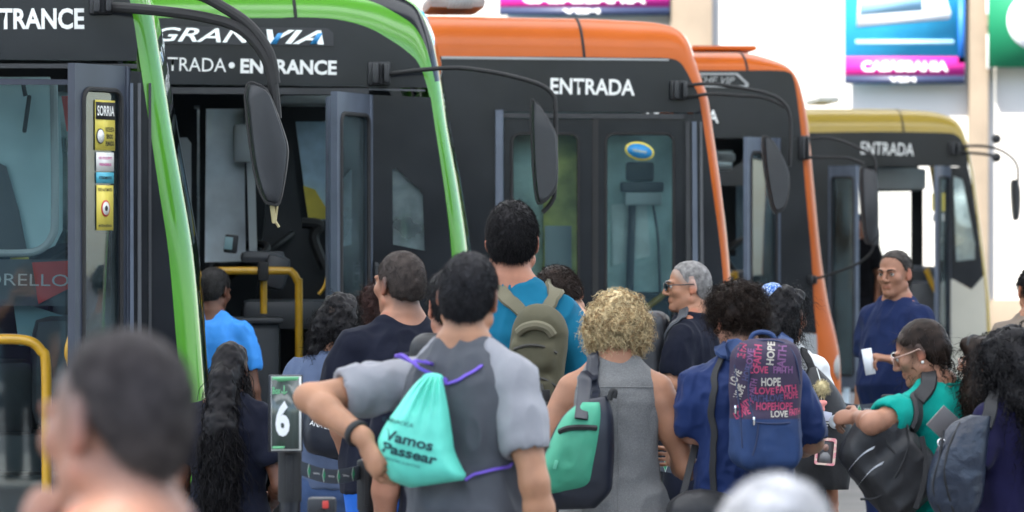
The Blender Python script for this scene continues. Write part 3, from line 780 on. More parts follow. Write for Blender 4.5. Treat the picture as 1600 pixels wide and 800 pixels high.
b = MB(); q = B1.P(38, 360, 1.5); b.tube([B1.P(42, 480, 1.5), B1.P(30, 400, 1.5), B1.P(8, 330, 1.5), B1.P(-6, 250, 1.5)], .045, 12); b.build('cabin_post', M_YELPAN, B1.root)
b = MB(); b.box(B1.P(42, 178, .3), (.02, .08, .17), .01, Matrix.Rotation(R(8), 3, 'Y')); b.tube([B1.P(36, 130, .3), B1.P(40, 150, .3)], .01); b.build('cabin_mirror', M_RUB, B1.root)
B1.mirror([[(160, 10, -.06), (240, 16, -.15), (320, 27, -.25), (375, 45, -.3), (412, 85, -.32), (426, 130, -.32), (432, 185, -.32)],
           [(262, -14, -.18), (310, -8, -.22), (350, 12, -.26), (390, 40, -.3), (420, 82, -.32), (430, 130, -.32)]],
          [(388, 130), (402, 131), (418, 142), (432, 175), (446, 215), (450, 238), (446, 275), (437, 318), (424, 320), (412, 312), (398, 270), (388, 205), (383, 150)], r=.024, bracket=(140, -8, 176, 22))
b = MB(); b.box(B1.P(427, 335, -.3), (.02, .03, .08), .005, Matrix.Rotation(R(-8), 3, 'Y')); b.tube([B1.P(433, 322, -.3), B1.P(430, 345, -.3), B1.P(436, 355, -.3)], .006)
b.build('mirror_tag', mat('faded_tag', (.45, .38, .2), .7), B1.root)

# ---- bus 2: green, door folded open
B2 = Bus('green bus with its door folded open, a chrome nameplate and ENTRADA ENTRANCE above', 25.0, 735,
         [(-2600, -44), (440, -44), (480, -43), (540, -40), (590, -30), (628, -12), (655, 8), (675, 50), (687, 100), (695, 150), (702, 200), (720, 300), (734, 400), (745, 550), (752, 700), (756, 900)],
         [(-2600, 30), (440, 28), (465, 27), (525, 30), (575, 43), (613, 64), (638, 82), (652, 96), (661, 115), (671, 150), (680, 200), (695, 300), (706, 400), (713, 550), (719, 700), (722, 900)],
         M_GREEN, 5, second=(2.6, 8.5, 3, 6))
B2.header(128, 137, 668)
roof_joint(B2, 462)
B2.plate('door_head_trim', [(-600, 133), (576, 138), (576, 148), (-600, 142)], M_DGREY, -.02, .05)
B2.text('ENTRADA', 228, 353, 90, 111, -1, bold=.0); B2.text('ENTRANCE', 376, 526, 93, 116, -1, bold=.035)
t = B2.L(362, 102); b = MB(); b.lathe([(.016, 0), (.016, .002)], (t[0], -.003, t[1]), 16, rot=Matrix.Rotation(R(90), 3, 'X')); b.build('lettering_dot', M_WHITE, B2.root)
np_ = B2.plate('nameplate', [(225, 40), (512, 44), (521, 52), (521, 72), (225, 68)], M_DGREY, -.012, .0)
np2 = [x for x in B2.text('GRAN', 242, 397, 44, 66, -1, bold=.012, m=M_CHROME, y=-.016, shear=.35, parent=np_).name]
B2.text('VIA', 416, 506, 47, 69, -1, bold=.02, m=M_CHROME, y=-.016, shear=.35, parent=np_)
for x0 in (416, 478):
    b = MB(); q = [B2.L(*p) for p in ((x0 + 6, 69), (x0 + 16, 69), (x0 + 26, 52), (x0 + 18, 52))]; b.plate(q, y0=-.019, y1=-.0175)
    b.build('blue_accent', M_STICKB, np_, False)
B2.rear_side(B2.L(262, 0)[0], B2.L(0, 128)[1])
fp = [(575, 148), (673, 152), (680, 200), (695, 300), (706, 400), (713, 550), (719, 700), (722, 900), (575, 900)]
qh = [(613, 266), (618, 262), (655, 296), (661, 304), (664, 392), (614, 382)]
B2.plate('front_side_panel', fp, M_BLACK, .0, .05, holes=[qh])
B2.plate('panel_trim', [(576, 138), (664, 140), (664, 143), (576, 141)], M_MGREY, -.008, .0)
B2.plate('quarter_window', qh, G_VEIL, .02, .026)
B2.leaf(576, 148, .55, 69, z0=.4, gl=G_TINT, fw=.055)
b = MB(); b.tube([B2.P(515, 150, -.02), B2.P(515, 900, -.02)], .014, 8); b.tube([B2.P(511, 152, -.01), B2.P(511, 900, -.01)], .008, 6); b.build('door_post', M_FRAME, B2.root)
hn = MB()
for x in (588, 600): hn.box(B2.P(x, 428, -.02), (.02, .03, 36 * B2.k), .005)
for y in (416, 428, 440): hn.box(B2.P(594, y, -.03), (.05, .02, .012), .003)
hn.build('hinge', M_DGREY, B2.root)
B2.interior(B2.L(230, 0)[0])
B2.far_wall([[(270, 215), (294, 215), (299, 224), (299, 330), (270, 330)], [(303, 165), (312, 165), (312, 420), (303, 420)], [(322, 172), (380, 172), (384, 410), (320, 410)], [(462, 195), (515, 188), (522, 345), (482, 345)], [(545, 190), (590, 185), (600, 345), (550, 345)]], M_DGREY, G_VEIL)
B2.plate_at('window_pillar', [(383, 150), (395, 150), (402, 400), (390, 420)], M_LGREY, 2.3, .05)
B2.plate_at('window_frame', [(266, 170), (308, 170), (308, 420), (266, 420)], M_DGREY, 2.36, .03, holes=[[(272, 218), (292, 218), (298, 226), (298, 326), (272, 326)]])
b = MB(); b.plate([(v.x, v.z) for v in (B2.P(*p, 1.3) for p in ((322, 170), (381, 170), (384, 408), (320, 410)))], y0=1.3, y1=1.32); b.build('lit_glass_plate', mat('lit_window_pane', (.70, .77, .82), .4, var=.25, vscale=4), B2.root)  # pale solid plates here imitate the brightness of the far windows
b = MB(); b.plate([(v.x, v.z) for v in (B2.P(*p, 1.25) for p in ((383, 168), (396, 168), (402, 395), (390, 410)))], y0=1.25, y1=1.32); b.build('pane_edge', M_LGREY, B2.root)
b = MB(); b.plate([(v.x, v.z) for v in (B2.P(*p, 1.5) for p in ((462, 190), (516, 190), (516, 340), (482, 345)))], y0=1.5, y1=1.52); b.build('side_pane', mat('blue_reflection_pane', (.36, .52, .66), .35, var=.35, vscale=5), B2.root)  # blue plate imitating street reflections in the window
b = MB(); b.plate([(v.x, v.z) for v in (B2.P(*p, 1.48) for p in ((474, 290), (492, 296), (514, 332), (514, 342), (482, 343)))], y0=1.48, y1=1.495); b.build('yellow_patch', M_YELPAN, B2.root)  # yellow part of the same painted reflections
b = MB(); b.plate([(v.x, v.z) for v in (B2.P(*p, 1.3) for p in ((276, 215), (292, 215), (299, 224), (299, 330), (276, 330)))], y0=1.3, y1=1.32); b.build('lit_rear_pane', M_LGREY, B2.root)
b = MB(); q = B2.P(380, 224, 1.1); b.box(q, (32 * B2.k, .04, 62 * B2.k), .02); b.build('sun_visor', M_LGREY, B2.root)
b = MB(); b.plate([(v.x, v.z) for v in (B2.P(*p, 1.8) for p in ((405, 150), (450, 165), (470, 340), (515, 420), (515, 470), (400, 470), (418, 300)))], y0=1.8, y1=1.95); b.build('cabin_pillar', M_DGREY, B2.root)
b = MB(); b.box(B2.P(490, 158, 1.6), (115 * B2.k, .5, 14 * B2.k), .02); b.build('overhead_locker', M_LGREY, B2.root)
b = MB(); b.box(B2.P(361, 381, .9), (22 * B2.k, .06, 30 * B2.k), .012, Matrix.Rotation(R(6), 3, 'Y')); o = b.build('ticket_machine', M_DGREY, B2.root)
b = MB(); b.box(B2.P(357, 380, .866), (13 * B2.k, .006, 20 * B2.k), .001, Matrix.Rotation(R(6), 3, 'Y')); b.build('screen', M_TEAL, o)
b = MB(); c = B2.P(372, 402, 1.3); rot = Matrix.Rotation(R(-28), 3, 'Y') @ Matrix.Rotation(R(62), 3, 'X')
b.tube([c + Matrix.Rotation(R(-20), 3, 'Y') @ Vector((math.cos(a) * .17, math.sin(a) * .22, math.sin(a) * .05)) for a in np.linspace(0, 6.283, 28)[:-1]], .02, 8, closed=True); b.build('steering_wheel', M_RUB, B2.root)
b = MB(); b.box(B2.P(410, 402, 1.0), (70 * B2.k, .4, 20 * B2.k), .03); b.box(B2.P(430, 425, .9), (40 * B2.k, .3, 55 * B2.k), .04, Matrix.Rotation(R(15), 3, 'Y')); b.build('instrument_panel', M_MGREY, B2.root)
b = MB(); b.box(B2.P(450, 492, 1.0), (150 * B2.k, .5, 50 * B2.k), .05); b.build('dash_cover', M_MGREY, B2.root)
b = MB(); b.box(B2.P(388, 610, .35), (100 * B2.k, .45, 220 * B2.k), .05); b.box(B2.P(390, 500, .33), (104 * B2.k, .5, 10 * B2.k), .014); b.build('equipment_box', M_DGREY, B2.root)
b = MB(); b.tube(smooth_path([B2.P(472, 348, 1.2), B2.P(500, 352, 1.2), B2.P(490, 372, 1.2), B2.P(508, 420, 1.2)], 5), .03, 8); b.build('cabin_arm', M_RUB, B2.root)
B2.rail([(330, 423, .2), (440, 423, .2), (456, 426, .2), (465, 440, .2), (467, 460, .2), (467, 720, .2), (467, 880, .2)], .021)
B2.rail([(412, 425, .22), (412, 490, .22)], .019)
B2.rail([(330, 726, .1), (440, 725, .1)], .018)
B2.rail([(512, 430, .1), (507, 448, .1), (498, 460, .1)], .010)
b = MB(); b.box(B2.P(411, 424, .2), (17 * B2.k, .09, 30 * B2.k), .015); b.build('rail_clamp', M_RUB, B2.root)
B2.mirror([[(604, 116, -.08), (650, 110, -.14), (705, 106, -.2), (745, 109, -.25), (790, 117, -.3), (838, 130, -.32), (862, 146, -.32), (868, 172, -.32), (867, 290, -.32), (862, 315, -.32), (848, 332, -.32)]],
          [(829, 163), (836, 160), (843, 166), (866, 205), (870, 235), (870, 285), (862, 305), (848, 318), (838, 314), (832, 260)], r=.012, bracket=(575, 97, 610, 133))

# ---- bus 3: orange, doors closed
B3 = Bus('orange bus with both door leaves closed and an oval blue sticker on the glass', 29.4, 1142,
         [(-2200, 22), (670, 22), (905, 26), (975, 29), (1020, 32), (1050, 38), (1066, 48), (1078, 62), (1089, 92), (1098, 120), (1109, 150), (1117, 200), (1131, 300), (1142, 400), (1150, 520), (1156, 680), (1158, 830)],
         [(-2200, 88), (670, 88), (905, 89), (975, 90), (1020, 90), (1045, 91), (1057, 94), (1066, 101), (1075, 116), (1083, 132), (1092, 152), (1100, 200), (1114, 300), (1127, 400), (1136, 520), (1142, 680), (1144, 830)],
         M_ORANGE, 5)
B3.header(172, 176, 1088)
roof_joint(B3, 913)
B3.text('ENTRADA', 860, 992, 123, 148, -1, bold=.022)
B3.plate('roof_gutter', [(690, 88), (1045, 92), (1045, 95), (690, 92)], M_SILV, -.012, .0)
B3.rear_side(B3.L(786, 0)[0], B3.L(0, 172)[1])
B3.plate('door_post', [(774, 172), (786, 172), (786, 830), (774, 830)], M_FRAME, -.02, .0)
B3.plate('door_frame_top', [(786, 176), (1085, 178), (1085, 186), (786, 184)], M_DGREY, .0, .05)
for (x0, x1, gx0, gx1) in ((788, 927, 800, 904), (934, 1068, 947, 1053)):
    b = MB(); ho = rrect(*B3.L(gx0, 640), *B3.L(gx1, 209), .05)
    b.plate([B3.L(x0, 185), B3.L(x1, 186), B3.L(x1, 830), B3.L(x0, 830)][::-1], [ho], .012, .05); d = b.build('door', M_BLACK, B3.root)
    b = MB(); b.plate(ho, y0=.03, y1=.036); b.build('door_glass', G_CLEAR, d)
    b = MB(); b.tube([(p[0], .012, p[1]) for p in ho], .010, 6, closed=True); b.build('gasket', M_RUB, d)
    if gx0 == 947:
        c = B3.L(1000, 236); b = MB(); rt = Matrix.Rotation(R(12), 3, 'Y')
        for (sc, y, mm) in ((1, .026, M_STICKY), (.86, .0235, M_STICKB)):
            b = MB(); b.plate([(c[0] + (rt @ Vector((math.cos(a) * .092 * sc, 0, math.sin(a) * .056 * (sc if sc == 1 else .78)))).x, c[1] + (rt @ Vector((math.cos(a) * .092 * sc, 0, math.sin(a) * .056 * (sc if sc == 1 else .78)))).z) for a in np.linspace(0, 6.283, 33)[:-1]], y0=y, y1=y + .002); b.build('sticker', mm, d, False)
        b = MB(); lettering(b, 'CIDADAO', (c[0], .0225, c[1]), .085, .014, rot=R(-10)); b.build('lettering', M_STICKY, d, False)
B3.plate('door_seal', [(926, 184), (935, 184), (935, 830), (926, 830)], M_RUB, .004, .05)
B3.plate('front_side_panel', [(1068, 178), (1096, 178), (1100, 200), (1114, 300), (1127, 400), (1136, 520), (1142, 680), (1144, 830), (1068, 830)], M_BLACK, .0, .05)
for x, w, m in ((1071, 6, M_DGREY), (1081, 7, M_FRAME), (1093, 4, M_MGREY)):
    B3.plate('panel_trim', [(x, 190), (x + w, 190), (x + w + 6, 830), (x + 2, 830)], m, -.015, .0)
B3.interior(B3.L(700, 0)[0])
B3.far_wall([[(800, 215), (846, 215), (846, 420), (800, 420)], [(915, 215), (935, 215), (935, 420), (915, 420)], [(955, 205), (1030, 205), (1035, 345), (955, 345)], [(1045, 205), (1075, 205), (1085, 345), (1048, 345)]], M_TEAL, glass('teal_light_veil_glass', (.6, .8, .8), .04, light_veil=1.1))  # pale layer imitates brightly lit teal windows
b = MB(); b.plate([(v.x, v.z) for v in (B3.P(*p, .34) for p in ((849, 190), (912, 190), (912, 620), (849, 620)))], y0=.34, y1=.36); b.build('yellow_lit_panel', mat('lit_yellow', (.80, .74, .20), .6, var=.4, vscale=7), B3.root)  # yellow panel set close to the glass and coloured to look lit
b = MB(); b.plate([(v.x, v.z) for v in (B3.P(*p, .42) for p in ((792, 190), (848, 190), (848, 620), (792, 620)))], y0=.42, y1=.44); b.build('teal_lit_plate', mat('lit_teal_pane', (.60, .76, .74), .35, var=.35, vscale=4, coat=.3), B3.root)  # pale teal plates imitating the light in the door glass
b = MB(); b.plate([(v.x, v.z) for v in (B3.P(*p, .5) for p in ((942, 190), (1060, 190), (1064, 480), (942, 480)))], y0=.5, y1=.52); b.build('lit_glass_plate', mat('lit_teal_pane', (.60, .76, .74)), B3.root)
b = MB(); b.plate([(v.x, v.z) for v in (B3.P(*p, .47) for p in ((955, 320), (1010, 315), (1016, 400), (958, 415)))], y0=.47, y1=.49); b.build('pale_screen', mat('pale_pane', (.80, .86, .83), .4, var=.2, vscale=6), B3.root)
b = MB(); b.box(B3.P(872, 395, .25), (42 * B3.k, .01, 85 * B3.k)); b.build('notice', M_LGREY, B3.root)
b = MB(); b.box(B3.P(1000, 268, .35), (45 * B3.k, .05, 30 * B3.k), .02); b.box(B3.P(1003, 292, .35), (68 * B3.k, .1, 16 * B3.k), .015); b.build('driver_screen', M_MGREY, B3.root)
b = MB(); b.box(B3.P(1005, 311, .3), (58 * B3.k, .05, 20 * B3.k), .01); b.build('paper_tray', M_LGREY, B3.root)
b = MB(); b.tube([B3.P(988, 310, .4), B3.P(983, 480, .4)], .025, 10); b.tube(smooth_path([B3.P(1020, 318, .38), B3.P(1028, 370, .38), B3.P(1032, 470, .38)], 5), .008, 6); b.build('screen_stand', M_MGREY, B3.root)
B3.rail([(1010, 480, .2), (1035, 462, .2), (1062, 430, .2), (1090, 405, .2)], .02)
b = MB(); b.box(B3.P(1010, 520, .5), (150 * B3.k, .3, 130 * B3.k), .05); b.build('engine_cover', M_DGREY, B3.root)
B3.mirror([[(1072, 133, -.06), (1110, 131, -.12), (1150, 136, -.2), (1195, 145, -.26), (1222, 158, -.3), (1235, 185, -.3), (1234, 260, -.3)],
           [(1072, 152, -.06), (1110, 147, -.12), (1150, 149, -.2), (1195, 153, -.26), (1228, 168, -.3)]],
          [(1191, 216), (1200, 215), (1212, 228), (1228, 260), (1232, 285), (1228, 318), (1218, 332), (1208, 330), (1200, 300), (1193, 255)], r=.011, bracket=(1047, 126, 1074, 156), dy=-.3)
b = MB(); b.box(B3.P(708, 8, .9), (90 * B3.k, .9, 22 * B3.k), .04)
for i in range(8): b.box(B3.P(702 + i * 5, 9, .44), (2.5 * B3.k, .03, 10 * B3.k), .002, Matrix.Rotation(R(20), 3, 'Y'))
b.build('air_conditioner', mat('roof_unit_grey', (.26, .27, .28), .6, var=.2, vscale=8), B3.root)

# ---- bus 4: orange with silver bumper
B4 = Bus('orange bus with a silver bumper corner, just before the olive yellow one', 35.7, 1308,
         [(-1900, 80), (1060, 80), (1150, 80), (1182, 83), (1210, 91), (1233, 102), (1249, 122), (1259, 154), (1265, 185), (1268, 213), (1276, 300), (1286, 400), (1299, 480), (1313, 540), (1318, 600), (1318, 750)],
         [(-1900, 110), (1060, 110), (1150, 110), (1171, 110), (1210, 110), (1230, 112), (1239, 120), (1245, 148), (1249, 180), (1252, 210), (1259, 300), (1268, 400), (1272, 480), (1276, 540), (1280, 600), (1282, 750)],
         M_ORANGE, 5, lower=M_SILV)
B4.header(213, 216, 1251)
roof_joint(B4, 1168)
np_ = B4.plate('nameplate', [(1050, 114), (1152, 114), (1170, 131), (1168, 137), (1050, 135)], M_SILV, -.012, .0, holes=[[(1054, 117), (1150, 117), (1165, 131), (1163, 134), (1054, 132)]])
B4.text('APACHE VIP', 1056, 1148, 119, 130, -2, bold=.0, m=M_SILV, y=-.012, shear=.3, parent=np_)
B4.text('ENTRADA', 1010, 1123, 171, 191, -1)
B4.rear_side(B4.L(1085, 0)[0], B4.L(0, 213)[1])
B4.plate('front_side_panel', [(1214, 217), (1252, 217), (1259, 300), (1268, 400), (1272, 480), (1276, 520), (1214, 520)], M_BLACK, .0, .05)
B4.plate('lower_side_panel', [(1214, 522), (1258, 520), (1276, 522), (1280, 600), (1282, 750), (1214, 750)], M_SILV, .0, .05)
B4.leaf(1215, 216, .50, 55, z0=.4, gl=G_TINT, fw=.05)
B4.interior(B4.L(1040, 0)[0])
B4.far_wall([[(1120, 235), (1145, 235), (1145, 262), (1120, 262)], [(1122, 290), (1150, 290), (1150, 400), (1122, 400)], [(1165, 250), (1215, 250), (1218, 400), (1165, 400)]], M_DGREY, G_VEIL)
b = MB(); b.box(B4.P(1135, 246, 1.2), (28 * B4.k, .06, 14 * B4.k), .02); b.box(B4.P(1132, 262, 1.2), (24 * B4.k, .06, 8 * B4.k), .02); b.build('sun_visor', M_LGREY, B4.root)
B4.rail([(1120, 430, .3), (1145, 430, .3), (1150, 440, .3), (1150, 600, .3)], .02)
B4.mirror([[(1256, 218, -.08), (1290, 215, -.15), (1320, 222, -.22), (1350, 236, -.28), (1367, 250, -.3), (1369, 290, -.3)],
           [(1256, 246, -.08), (1290, 246, -.15), (1325, 247, -.22), (1350, 256, -.28)]],
          [(1344, 266), (1356, 263), (1368, 272), (1371, 320), (1370, 365), (1362, 380), (1352, 376), (1346, 330)], r=.011, bracket=(1249, 212, 1264, 250), dy=-.3)
B4.mirror([[(1268, 437, -.08), (1300, 428, -.14), (1340, 412, -.25), (1362, 392, -.3), (1366, 372, -.3)]],
          [(1358, 350), (1368, 348), (1373, 360), (1372, 380), (1362, 384), (1357, 370)], r=.010, bracket=(1262, 430, 1276, 444), dy=-.3, depth=.12)
b = MB(); b.box(B4.P(1118, 80, 1.2), (104 * B4.k, 1.2, 8 * B4.k), .018); b.build('roof_hatch', M_ORANGE, B4.root)
q = B4.L(1300, 575); b = MB(); b.lathe([(.03, 0), (.09, .02), (.11, .06)], (q[0] + .0, .12, q[1]), 20, rot=Matrix.Rotation(R(90), 3, 'Y')); b.build('headlight', M_LGREY, B4.root)

# ---- bus 5: olive yellow, far end
B5 = Bus('olive yellow bus with open door and cream lower corner', 47.8, 1545,
         [(-1300, 170), (1276, 169), (1350, 169), (1407, 170), (1460, 174), (1490, 183), (1503, 195), (1511, 212), (1519, 240), (1527, 290), (1533, 340), (1545, 430), (1550, 480), (1552, 560), (1552, 660)],
         [(-1300, 207), (1276, 207), (1350, 206), (1407, 206), (1460, 207), (1485, 208), (1496, 212), (1504, 222), (1511, 242), (1519, 290), (1526, 340), (1537, 430), (1541, 480), (1543, 560), (1543, 660)],
         M_OLIVE, 4, lower=M_CREAM)
B5.header(257, 260, 1513)
roof_joint(B5, 1412)
B5.text('ENTRADA', 1345, 1428, 223, 242, -2, bold=.0)
B5.rear_side(B5.L(1298, 0)[0], B5.L(0, 257)[1])
qh = [(1490, 275), (1505, 280), (1524, 380), (1524, 405), (1494, 408)]
B5.plate('front_side_panel', [(1482, 261), (1513, 261), (1519, 290), (1526, 340), (1537, 430), (1518, 452), (1490, 436), (1482, 436)], M_BLACK, .0, .05, holes=[qh])
B5.plate('quarter_window', qh, G_VEIL, .02, .026)
B5.plate('lower_side_panel', [(1482, 437), (1490, 437), (1518, 453), (1537, 431), (1541, 480), (1543, 560), (1543, 660), (1482, 660)], M_CREAM, .006, .05)
B5.leaf(1482, 260, .48, 66, z0=.4, gl=G_TINT, fw=.045)
B5.leaf(1298, 260, .5, 66, z0=.4, hinge='rear', gl=G_TINT, fw=.045)
c = B5.P(1466, 316, -.2); b = MB(); b.box(c, (20 * B5.k, .012, 28 * B5.k)); b.build('sticker', M_STICKY, B5.root); b = MB(); b.box(B5.P(1466, 340, -.2), (18 * B5.k, .012, 12 * B5.k)); b.build('sticker', M_STICKW, B5.root)
B5.interior(B5.L(1290, 0)[0], floor=.40)
B5.far_wall([[(1304, 285), (1348, 285), (1352, 340), (1350, 430), (1304, 430)], [(1366, 300), (1424, 299), (1424, 410), (1366, 410)]], M_DGREY, glass('clear_far_glass', (.95, .97, .97), .02), front=-.28)
b = MB(); b.box(B5.P(1400, 280, .9), (90 * B5.k, .3, 34 * B5.k), .03); b.box(B5.P(1385, 285, 1.2), (24 * B5.k, .1, 24 * B5.k), .03); b.box(B5.P(1428, 285, 1.2), (22 * B5.k, .1, 28 * B5.k), .03); b.build('overhead_locker', M_LGREY, B5.root)
b = MB(); b.box(B5.P(1430, 480, .8), (80 * B5.k, .4, 120 * B5.k), .05); b.build('engine_cover', M_DGREY, B5.root)
B5.rail([(1447, 420, .1), (1460, 450, .1), (1480, 480, .1)], .03)
b = MB(); b.tube([B5.P(1323, 420, -.1), B5.P(1322, 640, -.1)], .035, 12); b.build('door_post', mat('pale_blue_post', (.62, .72, .80), .3), B5.root)
B5.mirror([[(1500, 229, -.05), (1530, 228, -.12), (1556, 232, -.25), (1578, 244, -.3), (1590, 262, -.3), (1590, 300, -.3)],
           [(1500, 238, -.05), (1530, 240, -.12), (1552, 243, -.22)]],
          [(1581, 285), (1588, 283), (1592, 300), (1591, 335), (1586, 345), (1583, 330)], r=.014, bracket=(1482, 222, 1500, 242), dy=-.3, depth=.26)
for (x, y) in ((1557, 217), (1557, 246)):
    b = MB(); b.lathe([(.001, -.05), (.035, -.035), (.05, 0), (.035, .035), (.001, .05)], B5.P(x, y, -.25), 14); b.build('spot_mirror', M_DGREY, B5.root)
b = MB(); b.box(B5.P(1285, 158, 1.2), (34 * B5.k, 1.0, 9 * B5.k), .025); b.build('roof_hatch', M_LGREY, B5.root)
# ------------------------------------------------------------------ people
def skin_mat(name, rgb): return mat('skin_' + name, rgb,   .52, spec=.35, var=.16, vscale=13, detail=6, bump=.25, bscale=300, bdist=.001, sss=.12, vcol=True, rvar=.08)
def cloth(name, rgb, rough=.85, weave=.35, bump=.35, bscale=16, **k): return mat(name, rgb, rough, spec=.12, var=k.pop('var', .12), vscale=k.pop('vscale', 6), bump=bump, bscale=bscale, bdist=.010, weave=weave, sheen=.15, **k)
def hair_mat(name, rgb, rough=.5): return mat('hair_' + name, rgb, rough, spec=.13, var=.45, vscale=40, detail=3)
SK_L = (.52, .29, .20); SK_M = (.42, .215, .135); SK_D = (.20, .085, .05); SK_MD = (.30, .14, .085)
H_BLK = hair_mat('black', (.010, .009, .010)); H_DBR = hair_mat('dark_brown', (.018, .011, .008)); H_GREY = hair_mat('grey', (.30, .29, .28)); H_WHITE = hair_mat('white', (.76, .735, .71))
M_EYE = mat('eye_white', (.42, .39, .36), .25); M_IRIS = mat('iris', (.02, .012, .008), .15); M_SHOE = mat('shoe_black', (.02, .02, .022), .6)

def person(label, px, D, H, yaw=0., female=False, bw=1., belly=0., aw=1., skin=SK_M, skin_name='m', head=(0, 0, 0), lean=(0, 0), arms=None,
           shirt=None, trousers=None, shoes=True, hair=None, hair_m=None, stubble=None, face=False, h=.0065, seed=1, neck=1., hs=1., shy=0.):
    skin = tuple(np.array(skin) * (.84, .76, .70)); rng = np.random.default_rng(seed); k = H / 1.75
    loc = np.array([(px - 800) * D / FPX, D, 0.]); Ry = rotm(yaw)
    def W2L(p): return (Ry.T @ (np.array(p, float) - loc)) / k
    def J(p):
        """a joint: local coordinates, or ('px', x, y, depth offset towards +Y)"""
        return W2L(at(p[1], p[2], D + p[3])) if p[0] == 'px' else np.array(p, float)
    def Ln(z): t = max(0, (z - .95) / .5); return np.array([lean[0] * t, lean[1] * t, 0])
    zs = [.80, .88, .97, 1.06, 1.14, 1.24, 1.34, 1.42, 1.47, 1.505]
    if female:
        A = [.150, .172, .160, .130, .126, .142, .148, .118, .075, .050]; Bd = [.10, .118, .108, .092, .09, .102, .112, .095, .068, .05]; sx = .158
    else:
        A = [.150, .165, .160, .152, .154, .170, .172, .140, .085, .058]; Bd = [.105, .115, .112, .105, .106, .118, .122, .105, .075, .055]; sx = .178
    A = [a * bw for a in A]; Bd = [v * bw for v in Bd]; sx *= (.4 + .6 * bw)
    A[-1] /= bw; Bd[-1] /= bw
    CX = [Ln(z)[0] for z in zs]; CY = [Ln(z)[1] + belly * .35 * max(0, 1 - abs(z - 1.08) / .2) for z in zs]
    if belly:
        A = [a * (1 + .5 * belly * max(0, 1 - abs(z - 1.08) / .22)) for a, z in zip(A, zs)]; Bd = [a * (1 + belly * max(0, 1 - abs(z - 1.08) / .22)) for a, z in zip(Bd, zs)]
    piv = np.array([0, -.012, 1.495]) + Ln(1.495); Rh = rotm(*head); hc = piv + Rh @ np.array([0, .028, .137 * neck])
    hw = lambda p: hc + Rh @ (np.array(p, float) * hs)
    aR = .049 * aw * (.86 if female else 1)
    arms = arms or {}; joints = {}
    for sd, s in (('L', -1), ('R', 1)):
        S = np.array([s * sx, 0, 1.388 + shy]) + Ln(1.4); a = arms.get(sd, {})
        E = J(a['e']) if 'e' in a else S + np.array([s * .055, -.02, -.29])
        Wr = J(a['w']) if 'w' in a else E + np.array([s * -.005, .075, -.245])
        joints[sd] = (S, E, Wr)
    # ---- body
    f = Field(h)
    f.stack(zs, A, Bd, CX, CY, k=.02)
    for s in (-1, 1):
        S, E, Wr = joints['L' if s < 0 else 'R']
        f.rc(np.array([s * .03, -.01, 1.50]) + Ln(1.5), S + [-s * .02, 0, .0], .045, .044 * (.7 + .3 * bw), k=.05)
        f.rc(S, S + (E - S) * .3, .051 * aw * (.86 if female else 1), aR * 1.1, k=.05)
        f.rc(S + (E - S) * .2, E, aR * 1.08, aR * .86, k=.03)
        f.ell(E + (E - (S + Wr) / 2) * .06, (.030 * aw,) * 3, k=.015)
        f.ell(S + (E - S) * .5 + np.array([0, -.012, 0]), (.040 * aw, .040 * aw, .07), k=.03)
        m_ = E + (Wr - E) * .3
        f.rc(E, m_, aR * .86, aR * .90, k=.02); f.rc(m_, Wr, aR * .90, aR * .60, k=.02)
        hip = np.array([s * .092, 0, .88]); kn = np.array([s * .10, .012, .49]); an = np.array([s * .105, -.02, .085])
        f.rc(hip, kn, .086 * bw, .056, k=.03); f.rc(kn, kn + (an - kn) * .35 + [0, -.015, 0], .055, .054, k=.02); f.rc(kn + (an - kn) * .35 + [0, -.015, 0], an, .054, .036, k=.02)
        f.rc(an + [0, -.02, -.03], an + [0, .15, -.06], .036, .026, k=.03)
        # hand: palm, four fingers, thumb
        a = arms.get('L' if s < 0 else 'R', {}); u = Wr - E; u /= np.linalg.norm(u)
        if 'u' in a: u = np.array(a['u'], float); u /= np.linalg.norm(u)
        n = np.array(a.get('n', (-s, .1, 0)), float); n = n - u * (n @ u); n /= np.linalg.norm(n); v = np.cross(u, n) * (1 if s > 0 else -1)
        if 'flip' in a: v = -v
        hz = .92 if female else 1.; pc = Wr + u * .085 * hz
        f.rc(Wr, pc, .028 * hz, .038 * hz, k=.02, flat=(n, 1.9)); cu = a.get('curl', 35)
        for q, (off, ln) in enumerate(((.031, .070), (.0105, .079), (-.0105, .073), (-.030, .057))):
            p0 = pc - u * .012 + v * off * hz; ang = 0; p = p0 + u * .012; f.rc(p0, p, .0095 * hz, .0092 * hz, k=.006)
            for seg_, fr in enumerate((.45, .32, .23)):
                ang += cu * (1.0, 1.0, .6)[seg_] * (1 + .08 * q); d = u * math.cos(R(ang)) + n * math.sin(R(ang)) + v * off * 2.2
                d /= np.linalg.norm(d); p2 = p + d * ln * hz * fr * 1.25; f.rc(p, p2, .0088 * hz, (.0082 if seg_ < 2 else .0070) * hz, k=.002); p = p2
        p = Wr + u * .028 + v * .026; d = u * .62 + v * .7 + n * .3; d /= np.linalg.norm(d); p2 = p + d * .045; f.rc(p, p2, .014, .011, k=.012)
        d = u * .85 + v * .25 + n * .4; d /= np.linalg.norm(d); p3 = p2 + d * .032; f.rc(p2, p3, .0105, .010, k=.004); f.rc(p3, p3 + d * .02 + n * .006, .010, .0078, k=.004)
        if female: f.ell(np.array([s * .068, .085 * bw, 1.285]) + Ln(1.285), (.062, .05, .06), k=.03)
        else: f.ell(np.array([s * .075, .07 * bw, 1.32]) + Ln(1.32), (.075, .04, .055), k=.03)
        f.ell(np.array([s * .07, -.066 * bw, .885]), (.070, .048, .075), k=.03)
    f.rc(piv + [0, -.0, -.05], hw((0, -.028, -.055)), .066 * (.84 if female else 1) * (.5 + .5 * bw), .055 * (.86 if female else 1), k=.03)
